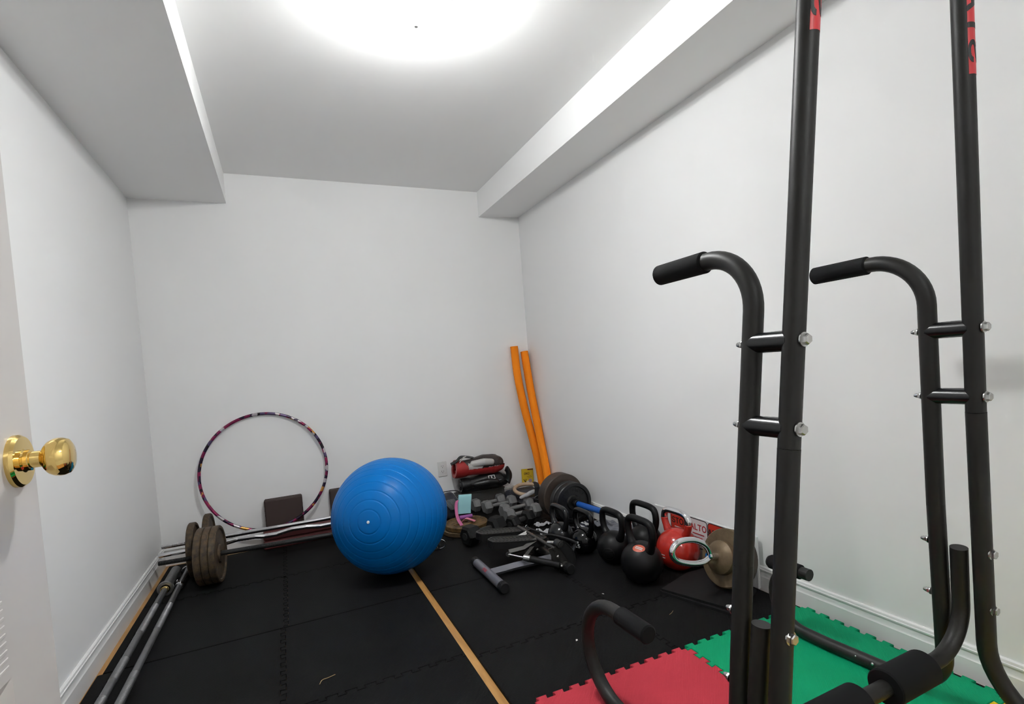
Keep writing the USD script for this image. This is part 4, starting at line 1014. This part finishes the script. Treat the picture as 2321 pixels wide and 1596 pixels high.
# ------------------------------------------------------------------ mini stepper
SP = thing('mini_stepper', 'black and grey mini stepper with two treaded pedals on the black foam', 'stepper', (1.04, 2.36, FZ))
w = lambda x, y, z: (x - 1.04, y - 2.36, z - FZ)
def ribbed_cap(a, d, L=.040, r=.0245):
    prof = [(0, 0), (r * .9, 0), (r, .003), (r, L - .003), (r * .92, L), (0, L)]
    m = along(lathe(prof, 40), a, d); ribs = []
    d = np.array(d, float) / np.linalg.norm(d); e = np.cross(d, (0, 0, 1)); u = np.cross(e, d)
    for k in range(20):
        t = k * math.pi / 10; o = e * math.cos(t) + u * math.sin(t)
        ribs.append(cyl(np.array(a) + o * r + d * .004, np.array(a) + o * r + d * (L * .62), .0016, 6))
    return cat([m] + ribs)
zt = FZ + .0262
ft_ = part(SP, 'front_tube', cyl(w(.858, 2.195, zt), w(.858, 2.545, zt), .0228, 32), GREYPAINT)
part(ft_, 'end_cap', ribbed_cap(w(.858, 2.205, zt), (0, -1, 0)), RUBBER); part(ft_, 'end_cap', ribbed_cap(w(.858, 2.535, zt), (0, 1, 0)), RUBBER)
bdg = []
for n_m in (4,):
    m_ = marks(n_m, .015, .011, 3, .0008); v = m_.vertices.copy(); th = math.radians(128) - v[:, 1] / .0232
    m_.vertices = np.stack([(.858 - 1.04) + (.0231 + v[:, 2]) * np.cos(th), (2.385 - 2.36) - v[:, 0], (zt - FZ) + (.0231 + v[:, 2]) * np.sin(th)], 1); bdg.append(m_)
part(ft_, 'badge', cat(bdg), INKRED, smooth=False, label='small red and blue badge on the grey tube')
part(SP, 'spine', tube([w(.870, 2.370, zt + .002), w(1.00, 2.372, zt + .004), w(1.225, 2.36, zt + .004)], .0205, 4), GREYPAINT, smooth=False)
rt_ = part(SP, 'rear_tube', cyl(w(1.222, 2.215, zt), w(1.222, 2.535, zt), .0228, 32), DKMETAL)
part(rt_, 'end_cap', ribbed_cap(w(1.222, 2.218, zt), (0, -1, 0)), RUBBER); part(rt_, 'end_cap', ribbed_cap(w(1.222, 2.53, zt), (0, 1, 0)), RUBBER)
brk = Polygon([(1.135, .140), (1.178, .146), (1.200, .130), (1.245, .050), (1.222, .026), (1.190, .040), (1.160, .075)])
for y in (2.245, 2.50):
    bk_ = part(SP, 'bracket', frame_place(ext(affinity.translate(brk, -1.04, -FZ), .006), (0, y - 2.36, 0), (1, 0, 0), (0, 0, 1)), DKMETAL, smooth=False)
    for x, z in ((1.185, .092), (1.196, .048)):
        part(bk_, 'bolt', T(lathe([(0, .006), (.005, .005), (.0085, .002), (.0085, 0), (0, 0)][::-1], 20), (0, 0, 0)).apply_transform(trimesh.geometry.align_vectors((0, 0, 1), (0, -1, 0))).apply_translation(w(x, y - .006, z)), ZINC)
    part(bk_, 'bracket_hole', cyl(w(1.178, y - .0064, .118), w(1.178, y - .004, .118), .0055, 16), DARKSLOT)
part(SP, 'pivot_axle', cyl(w(1.165, 2.225, .140), w(1.165, 2.66, .140), .009, 20), DKMETAL)
def pedal(cx, cy, rz, tilt, nm):
    o = [];  Lh, wl, wr = .160, .047, .034
    pts = [(-Lh + .012, -wl * .55), (-Lh + .05, -wl), (Lh - .06, -wr - .008), (Lh - .015, -wr * .75), (Lh, 0), (Lh - .015, wr * .75), (Lh - .06, wr + .008), (-Lh + .05, wl), (-Lh + .012, wl * .55), (-Lh, 0)]
    pl = Polygon(smoothpath(np.array(pts + [pts[0]] ), 6)).buffer(0)
    M_ = trimesh.transformations.euler_matrix(0, math.radians(tilt), math.radians(rz)); M_[:3, 3] = w(cx, cy, .142)
    pl2 = affinity.scale(pl, .93, .86)
    body = cat([ext(pl, .030, -.034), ext(pl.buffer(-.002), .004, -.004)])
    rim = ext(pl.difference(pl2), .004, 0)
    tread = [ext(pl2, .0015, 0)]
    for k in range(15):
        x = -Lh + .03 + k * .0195
        for s in (-1, 1):
            st = affinity.rotate(shapely.box(x - .0028, s * .003 if s > 0 else -.030, x + .0028, .030 if s > 0 else -.003), 16 * s, origin=(x, 0)).intersection(pl2.buffer(-.003))
            if st.area > 1e-6 and st.geom_type == 'Polygon': tread.append(ext(st, .0025, .0014))
    pd_ = part(SP, 'pedal', body.apply_transform(M_), RUBBER, smooth=False)
    part(pd_, 'pedal_rim', rim.apply_transform(M_), TREAD, smooth=False)
    part(pd_, 'pedal_tread', cat(tread).apply_transform(M_), TREAD, smooth=False)
pedal(1.072, 2.470, -15, 4.5, 'front'); pedal(1.066, 2.640, -10, 4.5, 'rear')
for y0, y1 in ((2.43, 2.40), (2.60, 2.52)):
    part(SP, 'pedal_arm', tube([w(1.165, y1 + .02, .136), w(1.08, (y0 + y1) / 2, .105), w(1.00, y0, .098)], .014, 4), DKMETAL, smooth=False)
    part(SP, 'lever', tube([w(1.175, y1 + .03, .132), w(1.075, y1, .066)], .011, 4), DKMETAL, smooth=False)
for a_, b_ in (((.985, 2.405, .098), (1.188, 2.225, .052)), ((.985, 2.600, .098), (1.190, 2.560, .052))):
    a_, b_ = np.array(w(*a_)), np.array(w(*b_)); dd = (b_ - a_) / np.linalg.norm(b_ - a_); LL = np.linalg.norm(b_ - a_)
    ps_ = part(SP, 'piston', cyl(a_ + dd * LL * .42, b_, .0165, 24, .004), RUBBER)
    part(ps_, 'piston_rod', cyl(a_, a_ + dd * LL * .4, .0048, 14), CHROME)
    part(ps_, 'piston_collar', cyl(a_ + dd * LL * .30, a_ + dd * LL * .43, .0172, 24, .002), STEEL)
    part(ps_, 'rod_eye', lathe([(.005, -.006), (.012, -.006), (.012, .006), (.005, .006), (.005, -.006)], 20, 'y').apply_translation(a_), ZINC)
    part(SP, 'bolt', cat([T(trimesh.creation.icosphere(2, .0075), b_ - (0, .013, 0))]), ZINC)
part(SP, 'tension_knob', cat([cyl(w(1.192, 2.262, .158), w(1.196, 2.222, .156), .019, 28, .003), cyl(w(1.196, 2.222, .156), w(1.1965, 2.217, .156), .012, 20, .001)]), TREAD)
part(SP, 'knob_shaft', cyl(w(1.165, 2.30, .152), w(1.194, 2.25, .158), .009, 16), ZINC)
ov = affinity.rotate(affinity.scale(Point(0, 0).buffer(1, 32), .031, .066), 24, origin=(0, 0))
part(SP, 'side_shield', frame_place(cat([ext(ov, .010), ext(ov.buffer(.004).difference(ov.buffer(-.002)), .013, -.0015)]), w(1.248, 2.262, .090), (1, -.12, 0), (0, .1, 1)), RUBBER, smooth=25)
for a_, mid, b_ in (((1.205, 2.62, .135), (1.262, 2.52, .118), (1.345, 2.375, .100)), ((1.212, 2.50, .120), (1.275, 2.47, .122), (1.345, 2.36, .106))):
    part(SP, 'resistance_cord', tube(smoothpath([w(*a_), w(*mid), w(*b_), w(b_[0] + .006, b_[1] - .015, b_[2] - .025), w(1.30, 2.33, .04), w(1.235, 2.33, .045)], 8), .0055, 10), WEB, smooth=True)
part(SP, 'cord_clip', tube([w(1.200 + .010 * math.cos(t), 2.62 + .006 * math.cos(t), .142 + .010 * math.sin(t)) for t in np.linspace(0, 2 * np.pi, 20, endpoint=False)], .002, 8, closed=True), CHROME, smooth=True)

# ------------------------------------------------------------------ strap with ring under the ball, scraps on the foam
DS = thing('ankle_strap', 'black strap with chrome ring on the floor at the right of the blue ball', 'strap', (.765, 2.955, FZ))
part(DS, 'strap', ribbon(smoothpath([(-.10, .06, .004), (-.05, .04, .020), (.0, .01, .030), (.01, -.005, .012), (-.03, .0, .003)], 6), (.35, .9, 0), .045, .004), WEB, smooth=60)
part(DS, 'ring', tube([(.012 + .028 * math.cos(t), -.012 - .008 * math.cos(t), .0285 + .026 * math.sin(t)) for t in np.linspace(0, 2 * np.pi, 28, endpoint=False)], .0026, 10, closed=True), CHROME, smooth=True)
def scrap(name, label, pts, m, r=.0012):
    p = np.array(pts, float); c = p[0].copy(); solo(name, T(tube(smoothpath(p - c, 5), r, 6), (0, 0, r)), m, label, 'scrap', loc=(c[0], c[1], FT))
scrap('thread', 'bent straw-coloured thread on the black foam left of the wood strip', [(.030, 1.885, 0), (.040, 1.905, .001), (.060, 1.907, .002), (.085, 1.918, 0)], STRAW)
scrap('thread', 'pale thread on the black foam near the folded pad', [(1.345, 1.618, 0), (1.36, 1.622, .001), (1.378, 1.634, 0)], STRAW, .0007)
solo('paper_scrap', trimesh.convex.convex_hull(np.array([(0, 0, 0), (.010, .002, 0), (.007, .009, 0), (.002, .006, .004), (.008, .004, .004)])), WHITEP, 'tiny white paper scrap on the foam left of the curled push-up handle', 'scrap', loc=(.924, 1.650, FT), smooth=False)
solo('paper_scrap', trimesh.convex.convex_hull(np.array([(0, 0, 0), (.004, -.010, 0), (.008, -.010, 0), (.004, -.004, .002)])), WHITEP, 'tiny white paper scrap on the foam in front of the stepper', 'scrap', loc=(1.227, 1.926, FT), smooth=False)
